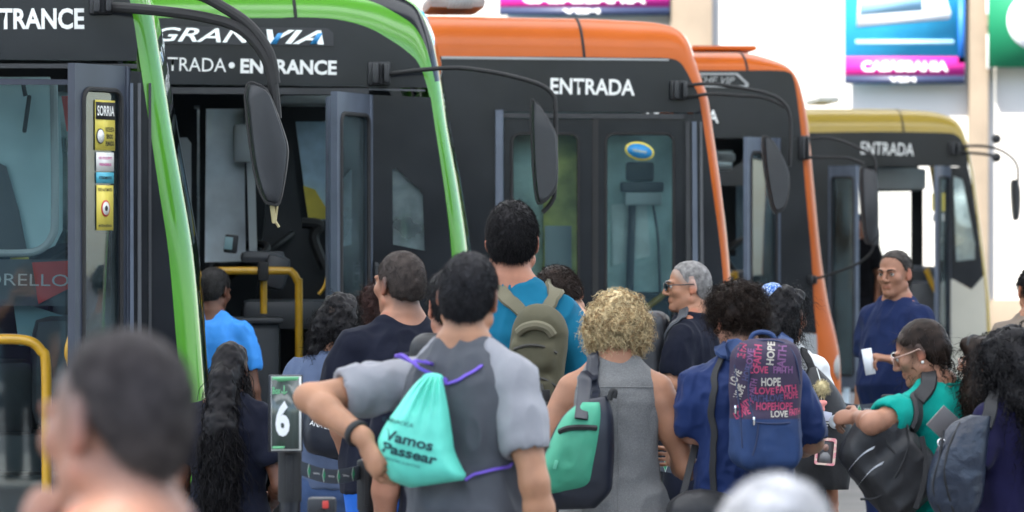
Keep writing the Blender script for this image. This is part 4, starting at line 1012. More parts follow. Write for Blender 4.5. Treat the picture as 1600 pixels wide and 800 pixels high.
    He = lambda c, r, kk=.012, sub=False, Rm=None: f.ell(hw(c), np.array(r) * hs, Rh if Rm is None else Rh @ Rm, kk, sub)
    Hr = lambda a, b_, ra, rb, kk=.012, **q: f.rc(hw(a), hw(b_), ra * hs, rb * hs, kk, **q)
    He((0, -.012, .030), (.076, .097, .088)); He((0, .022, -.030), (.063, .070, .086), .02)
    for s in (-1, 1):
        Hr((s * .012, .066, -.094), (s * .052, .0, -.062), .021, .024, .02)
        He((s * .043, .062, -.022), (.024, .022, .022), .02)
        He((s * .033, .101, .004), (.021, .017, .013), .012, True); He((s * .033, .079, .002), (.0135, .0125, .0125), .003)
        Hr((s * .012, .094, .021), (s * .048, .080, .022), .009, .008, .012)
        He((s * .0125, .101, -.034), (.010, .012, .008), .006)
        RmE = np.array(Matrix.Rotation(R(s * 22), 3, 'Z') @ Matrix.Rotation(R(-8), 3, 'X'))
        He((s * .078, -.012, -.004), (.0085, .0205, .034), .006, False, RmE); He((s * .088, -.006, .003), (.006, .011, .017), .004, True, RmE); He((s * .077, -.004, -.030), (.008, .010, .012), .005)
    Hr((0, .093, .014), (0, .114, -.028), .0085, .0115, .010)
    He((0, .073, -.100), (.024, .020, .018), .015)
    Hr((-.019, .0885, -.058), (.019, .0885, -.058), .0065, .0065, .006); Hr((-.016, .0875, -.069), (.016, .0875, -.069), .0078, .0078, .006)
    V, Q = f.mesh(); V = relax(V, Q, 1, .35)
    hl = (V - hc) @ Rh / hs
    cols = np.tile(np.array(skin), (len(V), 1))
    def blend(mask, c): cols[:] = cols * (1 - mask[:, None]) + np.array(c) * mask[:, None]
    x, y, z = np.abs(hl[:, 0]), hl[:, 1], hl[:, 2]; near = (np.linalg.norm(hl, axis=1) < .2)
    sm = lambda e0, e1, v_: np.clip((v_ - e0) / (e1 - e0), 0, 1)
    blend(near * sm(.071, .08, x) * sm(.05, .02, np.abs(y + .01)) * .45, np.array(skin) * (1.15, .62, .55))
    blend(near * (y > .078) * sm(.027, .018, x) * sm(.0135, .009, np.abs(z + .0635)) * .5, np.array(skin) * (.85, .55, .55))
    if stubble is not None:
        c, lo_, hi_, am = stubble; zl = np.interp(y, [-.1, -.05, -.02, .03, .07, .1], [-.075, -.055, .0, .015, .062, .085])
        blend(near * sm(lo_, hi_, z - zl) * am, c)
    root = link('person', raw_mesh('person', V * k, Q, True, cols), skin_mat(skin_name, skin), None, loc); root.rotation_euler.z = R(yaw)
    tag(root, label, 'person', 'people queueing for the buses')
    info = dict(root=root, k=k, loc=loc, Ry=Ry, hc=hc, Rh=Rh, hw=hw, joints=joints, W2L=W2L, body=(V, Q), hs=hs, piv=piv, Ln=Ln, D=D)
    def ch(name, VQ, m, cols=None, parent=None): return link(name, raw_mesh(name, VQ[0] * k, VQ[1], True, cols), m, parent or root)
    info['child'] = ch
    # ---- clothes
    if shirt:
        o = shirt.get('off', .012); z0 = shirt.get('hem', .90); fs = Field(.0085 if h > .006 else .0075)
        zz = [z for z in np.linspace(z0, 1.49, 14)]; fl = shirt.get('flare', .012)
        a2 = [np.interp(z, zs, A) + o + fl * max(0, (1.25 - z) / .35) for z in zz]; b2 = [np.interp(z, zs, Bd) + o + fl * max(0, (1.25 - z) / .35) for z in zz]
        for i, z in enumerate(zz):                      # cloth hangs from the chest and hips rather than hugging the waist
            if not shirt.get('fitted'): a2[i] = max(a2[i], (np.interp(1.34, zs, A) + o) * (.97 if z < 1.34 else 0)); b2[i] = max(b2[i], (np.interp(1.3, zs, Bd) + o) * (.95 if z < 1.3 else 0))
        fs.stack(zz, a2, b2, [np.interp(z, zs, CX) for z in zz], [np.interp(z, zs, CY) for z in zz], k=.02, p=2.5)
        if female:
            for s in (-1, 1): fs.ell(np.array([s * .068, .085 * bw, 1.285]) + Ln(1.285), (.075, .063, .07), k=.05)
        sl = shirt.get('sleeve', .55); fs2 = {}
        for s, sd in ((-1, 'L'), (1, 'R')):
            S, E, Wr = joints[sd]; tgt = fs
            ex = 0 if sl > 0 else .03
            fs.rc(np.array([s * .045, -.01, 1.485]) + Ln(1.5), S + [-s * (.02 + ex), 0, .0], .045, .044 * (.7 + .3 * bw) + o * .8, k=.045)
            if shirt.get('sleeve_m'): tgt = fs2[sd] = Field(.0075)
            slv = shirt.get('sleeve' + sd, sl)
            if slv > 0:
                r0 = .051 * aw * (.88 if female else 1) + o * .8; r1 = aR + o + shirt.get('loose', .014)
                e1 = S + (E - S) * min(slv, 1)
                tgt.rc(S + (E - S) * -.05, S + (E - S) * .5 * min(slv, 1), r0, (r0 + r1) / 2 + .003, k=.04); tgt.rc(S + (E - S) * .5 * min(slv, 1), e1 - (E - S) / np.linalg.norm(E - S) * .02, (r0 + r1) / 2 + .003, r1, k=.03)
                if shirt.get('raglan'): tgt.rc(np.array([s * .070, -.012, 1.492]) + Ln(1.5), S, .036, r0 - .002, k=.04)
                if slv > 1: tgt.rc(E, E + (Wr - E) * (slv - 1), r1, r1 * .9, k=.03)
                # flat sleeve end and an opening
                nrm = (E - S) / np.linalg.norm(E - S) if slv <= 1 else (Wr - E) / np.linalg.norm(Wr - E)
                end = e1 if slv <= 1 else E + (Wr - E) * (slv - 1)
                tgt.rc(end + nrm * .03, end + nrm * .08, .06, .06, k=.006, sub=True)
        amp = shirt.get('wr', .006) * 2.2
        def finish(fld, sd_):
            v, q = fld.mesh(); v = relax(v, q, 2); v = folds(v, q, amp, seed * 13 + sd_, fx=shirt.get('fx', (9, 9, 4.5))); return v, q
        VQ = finish(fs, 0); info['shirt'] = VQ
        if shirt.get('seams'):
            bv = bvh_of(*VQ)
            for pts in shirt['seams']:
                P_ = []
                for (x_, z_) in pts:
                    h_ = bv.ray_cast(Vector((x_, -.6, z_)), Vector((0, 1, 0)))
                    if h_[0] is not None: P_.append(h_[0] + Vector((0, -.0008, 0)))
                if len(P_) > 2:
                    b = MB(); b.tube(smooth_path(P_, 4), .0026, 6); link('seam', raw_mesh('seam', np.array([tuple(v) for v in b.V]) * k, b.F), shirt['m'], root)
        parts = [VQ]
        ncol = shirt.get('neck', .066)
        if shirt.get('collar', True):
            ring = MB(); Cn = piv + np.array([0, .008, .0]); pts = [(Cn[0] + ncol * 1.0 * math.cos(t), Cn[1] + ncol * .98 * math.sin(t), Cn[2] - .004 - .028 * max(0, math.sin(t))) for t in np.linspace(0, 6.283, 33)[:-1]]
            ring.tube(pts, .0085, 8, closed=True); col_o = link('collar', raw_mesh('collar', np.array([tuple(v) for v in ring.V]) * k, ring.F), shirt.get('collar_m', shirt['m']), root)
        if shirt.get('polo'):
            fc = Field(.006); 
            for t in np.linspace(R(150), R(390), 15):
                c0 = np.array([Cn_x for Cn_x in (piv[0] + .064 * math.cos(t), piv[1] + .008 + .060 * math.sin(t), piv[2] + .022)]); c1 = np.array([piv[0] + .082 * math.cos(t), piv[1] + .006 + .078 * math.sin(t), piv[2] - .018])
                fc.rc(c0, c1, .0075, .008, k=.012)
            v, q = fc.mesh(); ch('polo_collar', (relax(v, q, 2), q), shirt.get('collar_m', shirt['m']))
        so = ch('shirt' if not shirt.get('dress') else 'dress', join(parts), shirt['m']); info['shirt_obj'] = so
        for sd, fl_ in fs2.items(): v, q = finish(fl_, 3 + (sd == 'R')); ch('sleeve', (v, q), shirt['sleeve_m']); info['sleeve_' + sd] = (v, q)
        allp = [VQ] + [info['sleeve_' + s_] for s_ in ('L', 'R') if 'sleeve_' + s_ in info]
        info['bvh'] = bvh_of(*join(allp))
    if trousers:
        ft = Field(.010); zb = trousers.get('len', .07); zz = np.linspace(.80, trousers.get('top', 1.0), 6)
        ft.stack(zz, [np.interp(z, zs, A) + .010 for z in zz], [np.interp(z, zs, Bd) + .012 for z in zz], [0] * 6, [0] * 6, k=.03)
        for s in (-1, 1):
            hip = np.array([s * .092, 0, .88]); kn = np.array([s * .10, .012, .49]); an = np.array([s * .105, -.02, .085]); lo_ = trousers.get('loose', .02)
            if zb < .45: ft.rc(hip, kn, .090 * bw + .008, .056 + lo_, k=.04); e = kn + (an - kn) * (.49 - zb) / .405; ft.rc(kn, e, .056 + lo_, .05 + lo_, k=.03)
            else: ft.rc(hip, hip + (kn - hip) * (.88 - zb) / .39, .090 * bw + .008, .075 * bw + lo_, k=.04)
            ft.ell(np.array([s * .07, -.068 * bw, .885]), (.080, .056, .085), k=.04)
        v, q = ft.mesh(); v = folds(relax(v, q, 1), q, .005, seed + 77); ch('trousers', (v, q), trousers['m'])
    if shoes:
        for s in (-1, 1):
            fo = Field(.009); an = np.array([s * .105, -.02, .085]); fo.rc(an + [0, -.03, -.035], an + [0, .17, -.05], .042, .034, k=.03); fo.rc(an + [0, -.02, .0], an + [0, -.03, -.035], .042, .045, k=.03)
            v, q = fo.mesh(clip=lambda X, Y, Z: -.001 / k - Z + 0 * X); ch('shoe', (v, q), M_SHOE)
    if face:
        for s in (-1, 1):
            b = MB(); c = hw((s * .033, .0830, .002)); 
            V_, F_ = uvsphere(c, .0118 * hs, 12, 10); b.add(V_, F_); e = link('eye', raw_mesh('eye', np.array([tuple(v) for v in b.V]) * k, b.F), M_EYE, root)
            b = MB(); V_, F_ = uvsphere(hw((s * .033 + face[0] if isinstance(face, tuple) else s * .033, .0912, .001)), .0056 * hs, 10, 8); b.add(V_, F_); link('iris', raw_mesh('iris', np.array([tuple(v) for v in b.V]) * k, b.F), M_IRIS, e)
            b = MB(); P_ = [hw((s * xx, yy, zz_)) for xx, yy, zz_ in ((.013, .1035, .020), (.025, .102, .0255), (.038, .095, .026), (.050, .083, .020))]; b.tube([Vector(p) for p in P_], [.003, .0038, .0035, .002], 6)
            link('eyebrow', raw_mesh('eyebrow', np.array([tuple(v) for v in b.V]) * k, b.F), hair_m or H_BLK, root)
            b = MB(); P_ = [hw((s * xx, yy, zz_)) for xx, yy, zz_ in ((.021, .0955, .007), (.033, .0985, .0105), (.045, .089, .006))]; b.tube([Vector(p) for p in P_], .0018, 5)
            link('eyelid', raw_mesh('eyelid', np.array([tuple(v) for v in b.V]) * k, b.F), mat('eyelid_line', tuple(np.array(skin) * .35), .6), root)
    if hair: hair(info, rng, hair_m)
    return info
def uvsphere(c, r, n=12, m=8, sc=(1, 1, 1)):
    V = []; F = []
    for i in range(m + 1):
        t = math.pi * i / m
        for j in range(n): V.append(Vector((c[0] + r * sc[0] * math.sin(t) * math.cos(2 * math.pi * j / n), c[1] + r * sc[1] * math.sin(t) * math.sin(2 * math.pi * j / n), c[2] + r * sc[2] * math.cos(t))))
    for i in range(m):
        for j in range(n): F.append((i * n + j, (i + 1) * n + j, (i + 1) * n + (j + 1) % n, i * n + (j + 1) % n))
    return V, F
# ---- hair styles; each works in head coordinates or hangs from the head in body coordinates
def hairline(y, drop=0.): return np.interp(y, [-.12, -.055, -.03, -.012, .02, .05, .075, .1], [-.080 - drop, -.068 - drop, -.030, .022, .012, .045, .075, .09])
def short_hair(th=.012, n=2600, L=.016, top=1., drop=0., out=.55, thick=.0014, side=1., recede=0., fade=-9., fs=.25):
    def go(I, rng, m):
        f = Field(.006); f.ell((0, -.012, .030), (.076 + th * .8 * side, .097 + th, .088 + th * top), k=.01); f.ell((0, -.045, -.018), (.064 + th * .6 * side, .062 + th * .7, .07), k=.03)
        def clip(X, Y, Z):
            hl_ = hairline(Y, drop) + recede * np.clip((Y - .01) / .06, 0, 1) * (.6 + .8 * np.clip(np.abs(X) / .06, 0, 1)) + 0 * Z
            return (np.maximum(hl_, fade + fs * Y) + .006 * np.sin(X * 170 + Y * 90) * np.sin(Y * 210 + X * 60) - Z) * .8
        v, q = f.mesh(clip=clip); v = relax(v, q, 2); n_ = vnormals(v, q); v = v + n_ * (.0012 * vnoise(v * 70, 3) + .0012 * vnoise(v * 25, 5))[:, None]
        P, N = sample_surface(v, q, int(n * 1.8), rng, accept=lambda c, nn: (nn[:, 2] > -.75) * 1.)
        c = curls(P, N, rng, L, .0012, .3, thick * .8, out=out, grav=.5, droop=.25, seg=4, jit=.22, taper=.8, back=.002)
        V, Q = join([(v, q), c]); I['child']('hair', (I['hc'] + (V * I['hs']) @ I['Rh'].T, Q), m)
    return go
def curly_hair(ells, n, L, rad, turns, thick=.0022, cut=None, out=.6, grav=.5, droop=.3, base_noise=.012, jit=.4, seg=14, body=(), h=.008, strand_m=None, facecut=True, nmin=-1., tail=None):
    """hair volume from ellipsoids in head coordinates (plus round cones in body coordinates), covered with curling locks"""
    def go(I, rng, m):
        hc, Rh = I['hc'], I['Rh']; f = Field(h)
        for c, r in ells: f.ell(I['hw'](c), np.array(r) * I['hs'], Rh, k=.03)
        for a, b_, ra, rb in body: f.rc(a, b_, ra, rb, k=.035)
        if facecut:
            f.ell(I['hw']((0, .085, -.035)), np.array((.060, .075, .095)), Rh, k=.01, sub=True); f.ell(I['hw']((0, .06, -.12)), np.array((.055, .07, .08)), Rh, k=.01, sub=True)
        for c, r in (cut or ()): f.ell(I['hw'](c), np.array(r), Rh, k=.01, sub=True)
        v, q = f.mesh(); v = relax(v, q, 1); n_ = vnormals(v, q); v = v + n_ * (base_noise * vnoise(v * 28, 3) + base_noise * .6 * vnoise(v * 60, 8))[:, None] - n_ * .004
        P, N = sample_surface(v, q, int(n * 1.6), rng, accept=lambda c, nn: (nn[:, 2] > nmin) * 1.)
        c = curls(P, N, rng, L, rad, turns, thick * .75, out, grav, droop, seg, jit, back=.008)
        ps = [(v, q), c]
        if tail:
            P, N = sample_surface(v, q, tail[1], rng, accept=lambda c_, nn: (c_[:, 2] < tail[0]) * 1.)
            ps.append(curls(P, N, rng, tail[2], tail[3], tail[4], tail[5], .35, .9, .2, 18, .3, back=.006))
        I['child']('hair', join(ps), m)
        if strand_m:
            P, N = sample_surface(v, q, int(n * strand_m[1]), rng, accept=lambda c, nn: (nn[:, 2] > nmin) * 1.)
            I['child']('hair', curls(P + N * .004, N, rng, L, rad, turns, thick, out, grav, droop, seg, jit, back=.008), strand_m[0])
    return go
def straps(name, label, cat, pts_world, info, width, th, m, group=None, parent=None, off=.004, nrm_hint=None, snap=True, n=8):
    """a ribbon that follows the clothes between the given points"""
    P = smooth_path(pts_world, n); V = []; k = info['k'] if info else 1
    fr = []
    for i, p in enumerate(P):
        nn = Vector(nrm_hint or (0, -1, 0))
        if info is not None and snap:
            lp = Vector(info['W2L'](p)); hit = info['bvh'].find_nearest(lp)
            if hit[0] is not None and (hit[0] - lp).length < .09:
                wn_ = Vector(info['Ry'] @ np.array(hit[1])); p2 = Vector(info['loc'] + info['Ry'] @ (np.array(hit[0]) * k)) + wn_ * off
                p = p2; nn = wn_
        fr.append((p, nn))
    for it in range(2):
        fr = [fr[0]] + [((fr[i - 1][0] + fr[i][0] * 2 + fr[i + 1][0]) / 4, (fr[i - 1][1] + fr[i][1] * 2 + fr[i + 1][1]).normalized()) for i in range(1, len(fr) - 1)] + [fr[-1]]
    mb = MB(); 
    for i, (p, nn) in enumerate(fr):
        t = (fr[min(i + 1, len(fr) - 1)][0] - fr[max(i - 1, 0)][0]).normalized(); w = nn.cross(t).normalized(); nn = t.cross(w)
        wd = width[0] + (width[1] - width[0]) * i / (len(fr) - 1) if isinstance(width, (tuple, list)) else width
        for (a, b_) in ((-.5, 0), (-.42, 1), (.42, 1), (.5, 0), (.42, -.4), (-.42, -.4)): V.append(p + w * wd * a + nn * th * b_)
    F = []
    for i in range(len(fr) - 1):
        for j in range(6): F.append((i * 6 + j, i * 6 + (j + 1) % 6, i * 6 + 6 + (j + 1) % 6, i * 6 + 6 + j))
    F.append((0, 1, 2, 3, 4, 5)); F.append(tuple(len(V) - 6 + i for i in (5, 4, 3, 2, 1, 0)))
    return V, F
class Bag:
    """a carried thing: an Empty at its base with the parts given in world coordinates"""
    def __init__(s, name, label, cat, base, group=None):
        s.root = empty(name, base); tag(s.root, label, cat, group); s.base = np.array(base, float)
    def part(s, name, V, F, m, smooth=True, cols=None, parent=None, ang=None):
        me = raw_mesh(name, np.array([tuple(v) for v in V]) - s.base, F, smooth, cols)
        if ang: autosmooth(me, ang)
        return link(name, me, m, parent or s.root)
    def mb(s, name, b, m, smooth=True, parent=None): return s.part(name, b.V, b.F, m, smooth, parent=parent, ang=40 if smooth else None)
    def strap(s, name, pts, info, width, th, m, **k): V, F = straps(name, '', '', pts, info, width, th, m, **k); return s.part(name, V, F, m, ang=60)
def pillow(left, right, D_of, bulge, nu=28, nv=40, pleat=0., pleat_n=7, flatb=.3, seed=3, top_pinch=0., wr=.004):
    """soft cloth bag between two pixel outlines (top to bottom) at distance D_of(v), bulging towards the camera"""
    def cur(P, v):
        P = [Vector((p[0], p[1], 0)) for p in P]; S = smooth_path(P, 10); t = v * (len(S) - 1); i = min(int(t), len(S) - 2); return S[i].lerp(S[i + 1], t - i)
    V = []; F = []; rng = np.random.default_rng(seed)
    for sd in (-1, 1):
        for j in range(nv + 1):
            v = j / nv; a, b_ = cur(left, v), cur(right, v)
            for i in range(nu + 1):
                u = i / nu; p = a.lerp(b_, u); prof = (max(0, 1 - (2 * u - 1) ** 4)) ** .6 * (max(0.02, math.sin(math.pi * min(1, max(0, v * .92 + .06))))) ** .55
                pl = pleat * math.cos(2 * math.pi * pleat_n * (u - .5) + 1.2 * math.sin(5 * v)) * max(0, 1 - v / .45) ** 1.0 * (1 - (2 * u - 1) ** 6)
                dpt = bulge * prof * (1 if sd < 0 else flatb) * (-1 if sd < 0 else 1) - (pl if sd < 0 else 0)
                V.append(at(p.x, p.y, D_of(v)) + Vector((0, dpt, 0)))
    n1 = (nu + 1) * (nv + 1)
    for sd in (0, 1):
        for j in range(nv):
            for i in range(nu):
                q = (sd * n1 + j * (nu + 1) + i, sd * n1 + j * (nu + 1) + i + 1, sd * n1 + (j + 1) * (nu + 1) + i + 1, sd * n1 + (j + 1) * (nu + 1) + i)
                F.append(q[::-1] if sd == 0 else q)
    V = np.array([tuple(v) for v in V]); F = np.array(F)
    if wr:
        N = np.zeros_like(V); N[:n1, 1] = -1; N[n1:, 1] = 1; f_ = (1 - 2 * np.abs(vnoise(V * 9 + .3, seed))) * .7 + (1 - 2 * np.abs(vnoise(V * 22, seed + 1))) * .3
        edge = np.tile((1 - (2 * np.tile(np.arange(nu + 1) / nu, nv + 1) - 1) ** 8), 2)
        V = V + N * (wr * f_ * edge)[:, None]
    return V, F
# ------------------------------------------------------------------ the crowd, from the far end to the near one
C_NAVY = cloth('navy_cotton', (.0065, .008, .017)); C_BLK = cloth('black_cotton', (.006, .006, .008)); C_DENIM = cloth('denim', (.05, .085, .18), .9, var=.25, vscale=14)
C_BDENIM = cloth('bright_denim', (.02, .12, .50), .85, var=.15); C_DKTR = cloth('dark_trousers', (.012, .012, .016)); C_FAR = cloth('blue_tee', (.010, .019, .068))
C_GREYT = cloth('grey_tee', (.080, .084, .095), bscale=10); C_GREYS = cloth('pale_grey_sleeve', (.27, .27, .29), bscale=12); C_TEALP = cloth('teal_polo', (.006, .115, .20), bscale=9)
C_HEATH = cloth('heather_grey', (.15, .15, .147), speck=((.21, .21, .21), 330)); C_BLUES = cloth('royal_blue_shirt', (.012, .026, .095), .6, bscale=13); C_TEALT = cloth('sea_green_top', (.002, .27, .22), bscale=11)
C_VIOL = cloth('violet_navy', (.010, .009, .036), bscale=12); C_SLATE = cloth('slate_blue', (.075, .10, .165)); C_SKY = cloth('sky_blue_shirt', (.045, .26, .72), .5, bscale=14); C_PURP = cloth('dark_purple', (.020, .014, .042))
C_WHITE = cloth('white_cotton', (.62, .62, .62)); C_RUST = cloth('grey_brown', (.2, .16, .13))

P_far = person('man in a blue t-shirt and wristwatch holding a white slip of paper, facing the photographer', 1401, 25.0, 1.75, yaw=136, bw=.94, aw=.9, belly=.20, skin=(.36, .19, .13), skin_name='ruddy', head=(10, 4, 0), seed=16, face=(-.002,),
    arms={'L': dict(e=('px', 1436, 552, -.16), w=('px', 1396, 562, -.34), u=(.55, .8, .15), n=(.3, .1, -1), curl=42), 'R': {}},
    shirt=dict(m=C_FAR, sleeve=.62, hem=.86, off=.016), trousers=dict(m=C_FAR), hair=short_hair(.006, 2200, .010, top=.6, recede=.045), hair_m=hair_mat('greying', (.045, .038, .034)), h=.006)
P_dri = person('person in black clothes standing inside the doorway of the olive yellow bus', 1342, 48.4, 1.72, yaw=150, seed=21, skin=SK_MD, skin_name='md', shirt=dict(m=C_BLK, sleeve=.6), trousers=dict(m=C_DKTR), hair=short_hair(.010, 800), hair_m=H_BLK, h=.011)
P_dri['root'].location.z = .40
P_edge = person('person with cropped black hair cut off by the edge of the photo', 1616, 24.0, 1.66, yaw=10, seed=22, skin=SK_M, shirt=dict(m=C_RUST, sleeve=.6), trousers=dict(m=C_DKTR), hair=curly_hair([((0, -.02, .045), (.088, .102, .092))], 500, .03, .005, 2), hair_m=H_BLK, h=.009)
P_sky = person('man in a shiny sky blue shirt stepping towards the open door of a green bus', 327, 24.35, 1.665, yaw=-14, bw=1.1, seed=3, skin=(.13, .06, .038), skin_name='dk', head=(-14, 12, 0), shirt=dict(m=C_SKY, sleeve=.6, hem=.85, wr=.009, collar=False), trousers=dict(m=C_DKTR),
    hair=short_hair(.009, 2200, .010, top=.8), hair_m=hair_mat('salted', (.022, .021, .021)), stubble=((.02, .015, .013), -.01, .02, .6), h=.007)
P_glass = person('grey haired man with glasses in a navy t-shirt and shorts, arms folded, turned sideways', 1082, 22.0, 1.70, yaw=72, bw=1.08, belly=.2, seed=13, skin=(.44, .235, .155), skin_name='tan', head=(24, 2, 0), face=True,
    arms={'L': dict(e=(-.235, .03, 1.19), w=(-.06, .22, 1.235), u=(1, .25, .1), n=(0, -1, -.2), curl=35), 'R': dict(e=(.23, .05, 1.18), w=(.05, .18, 1.19), u=(-1, -.1, .1), n=(0, -1, 0))},
    shirt=dict(m=C_NAVY, sleeve=.78, hem=.86, loose=.022), trousers=dict(m=C_NAVY, len=.66, loose=.03), hair=short_hair(.003, 2600, .006, top=.8, side=.4, recede=.03), hair_m=hair_mat('mid_grey', (.20, .19, .185)), stubble=((.35, .33, .31), -.02, .015, .5), h=.0055)
P_crl2 = person('woman with dark brown curls hidden behind the heavy man in black', 592, 20.3, 1.60, yaw=5, female=True, seed=6, skin=SK_MD, skin_name='md', shirt=dict(m=C_PURP, sleeve=.6), trousers=dict(m=C_DENIM),
    hair=curly_hair([((0, -.02, .035), (.10, .11, .10)), ((0, -.05, -.06), (.105, .09, .12)), ((0, -.06, -.14), (.09, .07, .10))], 900, .06, .007, 3), hair_m=hair_mat('auburn_brown', (.028, .012, .010)), h=.009)
P_slate = person('woman with shoulder length black curls in a slate blue t-shirt and jeans', 522, 18.75, 1.585, yaw=-6, female=True, bw=1.12, seed=5, stubble=((.020, .014, .011), -.03, .012, .92), skin=(.36, .19, .125), skin_name='mid', head=(-10, 12, 4), shirt=dict(m=C_SLATE, sleeve=.55, hem=.90, fitted=True), trousers=dict(m=C_DENIM, loose=.012),
    arms={'L': dict(e=(-.235, .02, 1.12), w=(-.16, .20, .98)), 'R': dict(e=(.24, .0, 1.12), w=(.2, .2, 1.0))},
    hair=curly_hair([((0, -.015, .032), (.086, .104, .093)), ((-.045, -.04, -.05), (.070, .08, .10)), ((.035, -.05, -.04), (.065, .075, .09)), ((-.05, -.05, -.13), (.058, .055, .075))], 900, .055, .0065, 3.2, .0022, grav=.9, out=.35), hair_m=H_BLK, h=.0075)
P_purp = person('person in a dark purple top bowing the head beside the olive backpack', 897, 18.75, 1.715, yaw=-10, bw=1.0, seed=11, skin=(.46, .25, .17), skin_name='fair', head=(6, 28, -24), shirt=dict(m=C_PURP, sleeve=.7, collar_m=C_WHITE), trousers=dict(m=C_DKTR), hair=short_hair(.014, 2200, .018), hair_m=hair_mat('brown', (.022, .014, .011)), h=.007)
P_long = person('woman with very long dark frizzy hair and a blue hair scarf', 1222, 18.75, 1.605, yaw=-24, female=True, seed=15, stubble=((.020, .014, .011), -.03, .012, .92), skin=SK_MD, skin_name='md', head=(-8, 8, 0), shirt=dict(m=C_WHITE, sleeve=.6), trousers=dict(m=C_DKTR),
    hair=curly_hair([((0, -.015, .035), (.09, .108, .095)), ((0, -.05, -.05), (.095, .085, .12))], 1500, .075, .0055, 3.5, .0020, out=.5, grav=.7, body=[((-.01, -.09, 1.56), (.03, -.15, 1.35), .085, .10), ((.03, -.15, 1.35), (.075, -.15, 1.22), .10, .045)]), hair_m=H_BLK, h=.008)
P_wavy = person('girl with waist length dark wavy hair in a navy t-shirt', 357, 17.9, 1.405, yaw=-12, female=True, bw=1.15, aw=1.15, seed=4, stubble=((.020, .014, .011), -.03, .012, .92), skin=(.15, .068, .042), skin_name='deep', head=(-5, 6, 0), shirt=dict(m=C_NAVY, sleeve=.6, hem=.84, loose=.022), trousers=dict(m=C_NAVY),
    arms={'R': dict(e=(.265, -.06, 1.09), w=(.17, .16, 1.0))},
    hair=curly_hair([((0, -.012, .033), (.085, .105, .094)), ((0, -.05, -.05), (.080, .075, .12))], 850, .34, .011, 3.2, .0032, out=.12, grav=1., droop=.1, seg=30, jit=.10, base_noise=.007, body=[((0, -.085, 1.58), (0, -.145, 1.36), .068, .074), ((0, -.145, 1.36), (.0, -.16, 1.05), .074, .064), ((0, -.16, 1.05), (.02, -.165, .90), .06, .03)], nmin=-.3), hair_m=H_BLK, h=.0075)
P_heavy = person('heavy man with buzz cut hair in a black t-shirt and bright blue jeans', 628, 17.4, 1.745, yaw=30, bw=1.22, belly=.1, aw=1.15, seed=7, skin=(.40, .21, .14), skin_name='ruddy2', head=(8, -2, 0), neck=.97, face=True, shirt=dict(m=C_NAVY, sleeve=.72, hem=.87, loose=.022), trousers=dict(m=C_BDENIM),
    arms={'L': dict(e=('px', 532, 640, -.05), w=('px', 552, 735, .06))}, hair=short_hair(.0035, 5000, .006, top=1.6, out=.9, thick=.0010, fade=-.035), hair_m=hair_mat('buzz', (.045, .035, .031)), stubble=((.045, .034, .030), -.05, .02, .9), h=.006)
P_ponyw = None
P_teal = person('tall man in a teal polo shirt carrying an olive rucksack', 802, 16.9, 1.90, yaw=-25, seed=10, skin=(.42, .20, .13), skin_name='mid2', head=(20, 2, 0), neck=1.06, bw=1.0, shirt=dict(m=C_TEALP, sleeve=.7, hem=.84, polo=True, loose=.024, wr=.006), trousers=dict(m=C_DKTR),
    arms={'R': dict(e=(.262, .03, 1.12), w=(.20, .22, 1.0))}, hair=short_hair(.009, 5200, .014, top=1.7, out=.45, drop=.004, side=.6), hair_m=H_BLK, h=.006)
P_bob = person('woman with a short curly blonde bob in a sleeveless grey dress', 961, 16.2, 1.61, yaw=-2, female=True, bw=1.04, aw=1.15, seed=12, stubble=((.30, .20, .10), -.03, .012, .9), skin=(.44, .235, .15), skin_name='warm', head=(0, 14, 3),
    arms={'L': dict(e=(-.262, .0, 1.12), w=(-.20, .20, 1.06)), 'R': dict(e=(.262, -.01, 1.10), w=(.22, .20, 1.12))},
    shirt=dict(m=C_HEATH, sleeve=0, hem=.55, fitted=False, dress=True, seams=[[(x_, 1.40 - .02 * abs(x_)) for x_ in np.linspace(-.14, .14, 15)], [(.012, z_) for z_ in np.linspace(1.40, .7, 30)]], flare=.03, neck=.062, wr=.005, off=.013), trousers=None,
    hair=curly_hair([((0, -.015, .035), (.093, .106, .092)), ((-.048, -.025, -.010), (.062, .085, .070)), ((.048, -.025, -.010), (.062, .085, .070)), ((0, -.055, -.02), (.078, .068, .062))], 1500, .048, .0080, 2.4, .0028, out=.45, grav=.55, droop=.35, base_noise=.006, jit=.28, strand_m=(hair_mat('dark_golden', (.36, .24, .12), .65), .5)), hair_m=hair_mat('blonde', (.60, .47, .27), .7), h=.0065)  # second set of locks in a darker golden tone
P_curl = person('youth with dark curly hair in a royal blue shirt with rolled sleeves', 1163, 16.1, 1.625, yaw=8, bw=1.0, seed=14, stubble=((.020, .014, .011), -.03, .012, .92), skin=(.46, .26, .185), skin_name='fair2', head=(18, 13, 0), face=True, neck=1.06,
    arms={'L': dict(e=('px', 1086, 676, .0), w=('px', 1052, 662, .22), u=(-.1, 1, .2), n=(1, 0, .1), curl=40), 'R': dict(e=('px', 1268, 690, .02), w=('px', 1225, 705, .24))},
    shirt=dict(m=C_BLUES, sleeve=.92, hem=.80, polo=True, loose=.014, wr=.007, off=.015, fx=(11, 11, 9)), trousers=dict(m=C_DKTR),
    hair=curly_hair([((0, -.015, .045), (.102, .112, .092)), ((0, .03, .055), (.085, .08, .075)), ((0, -.05, .0), (.088, .07, .065))], 1200, .045, .0075, 2.4, .0019, out=.7, grav=.2, droop=.4), hair_m=H_DBR, h=.006)
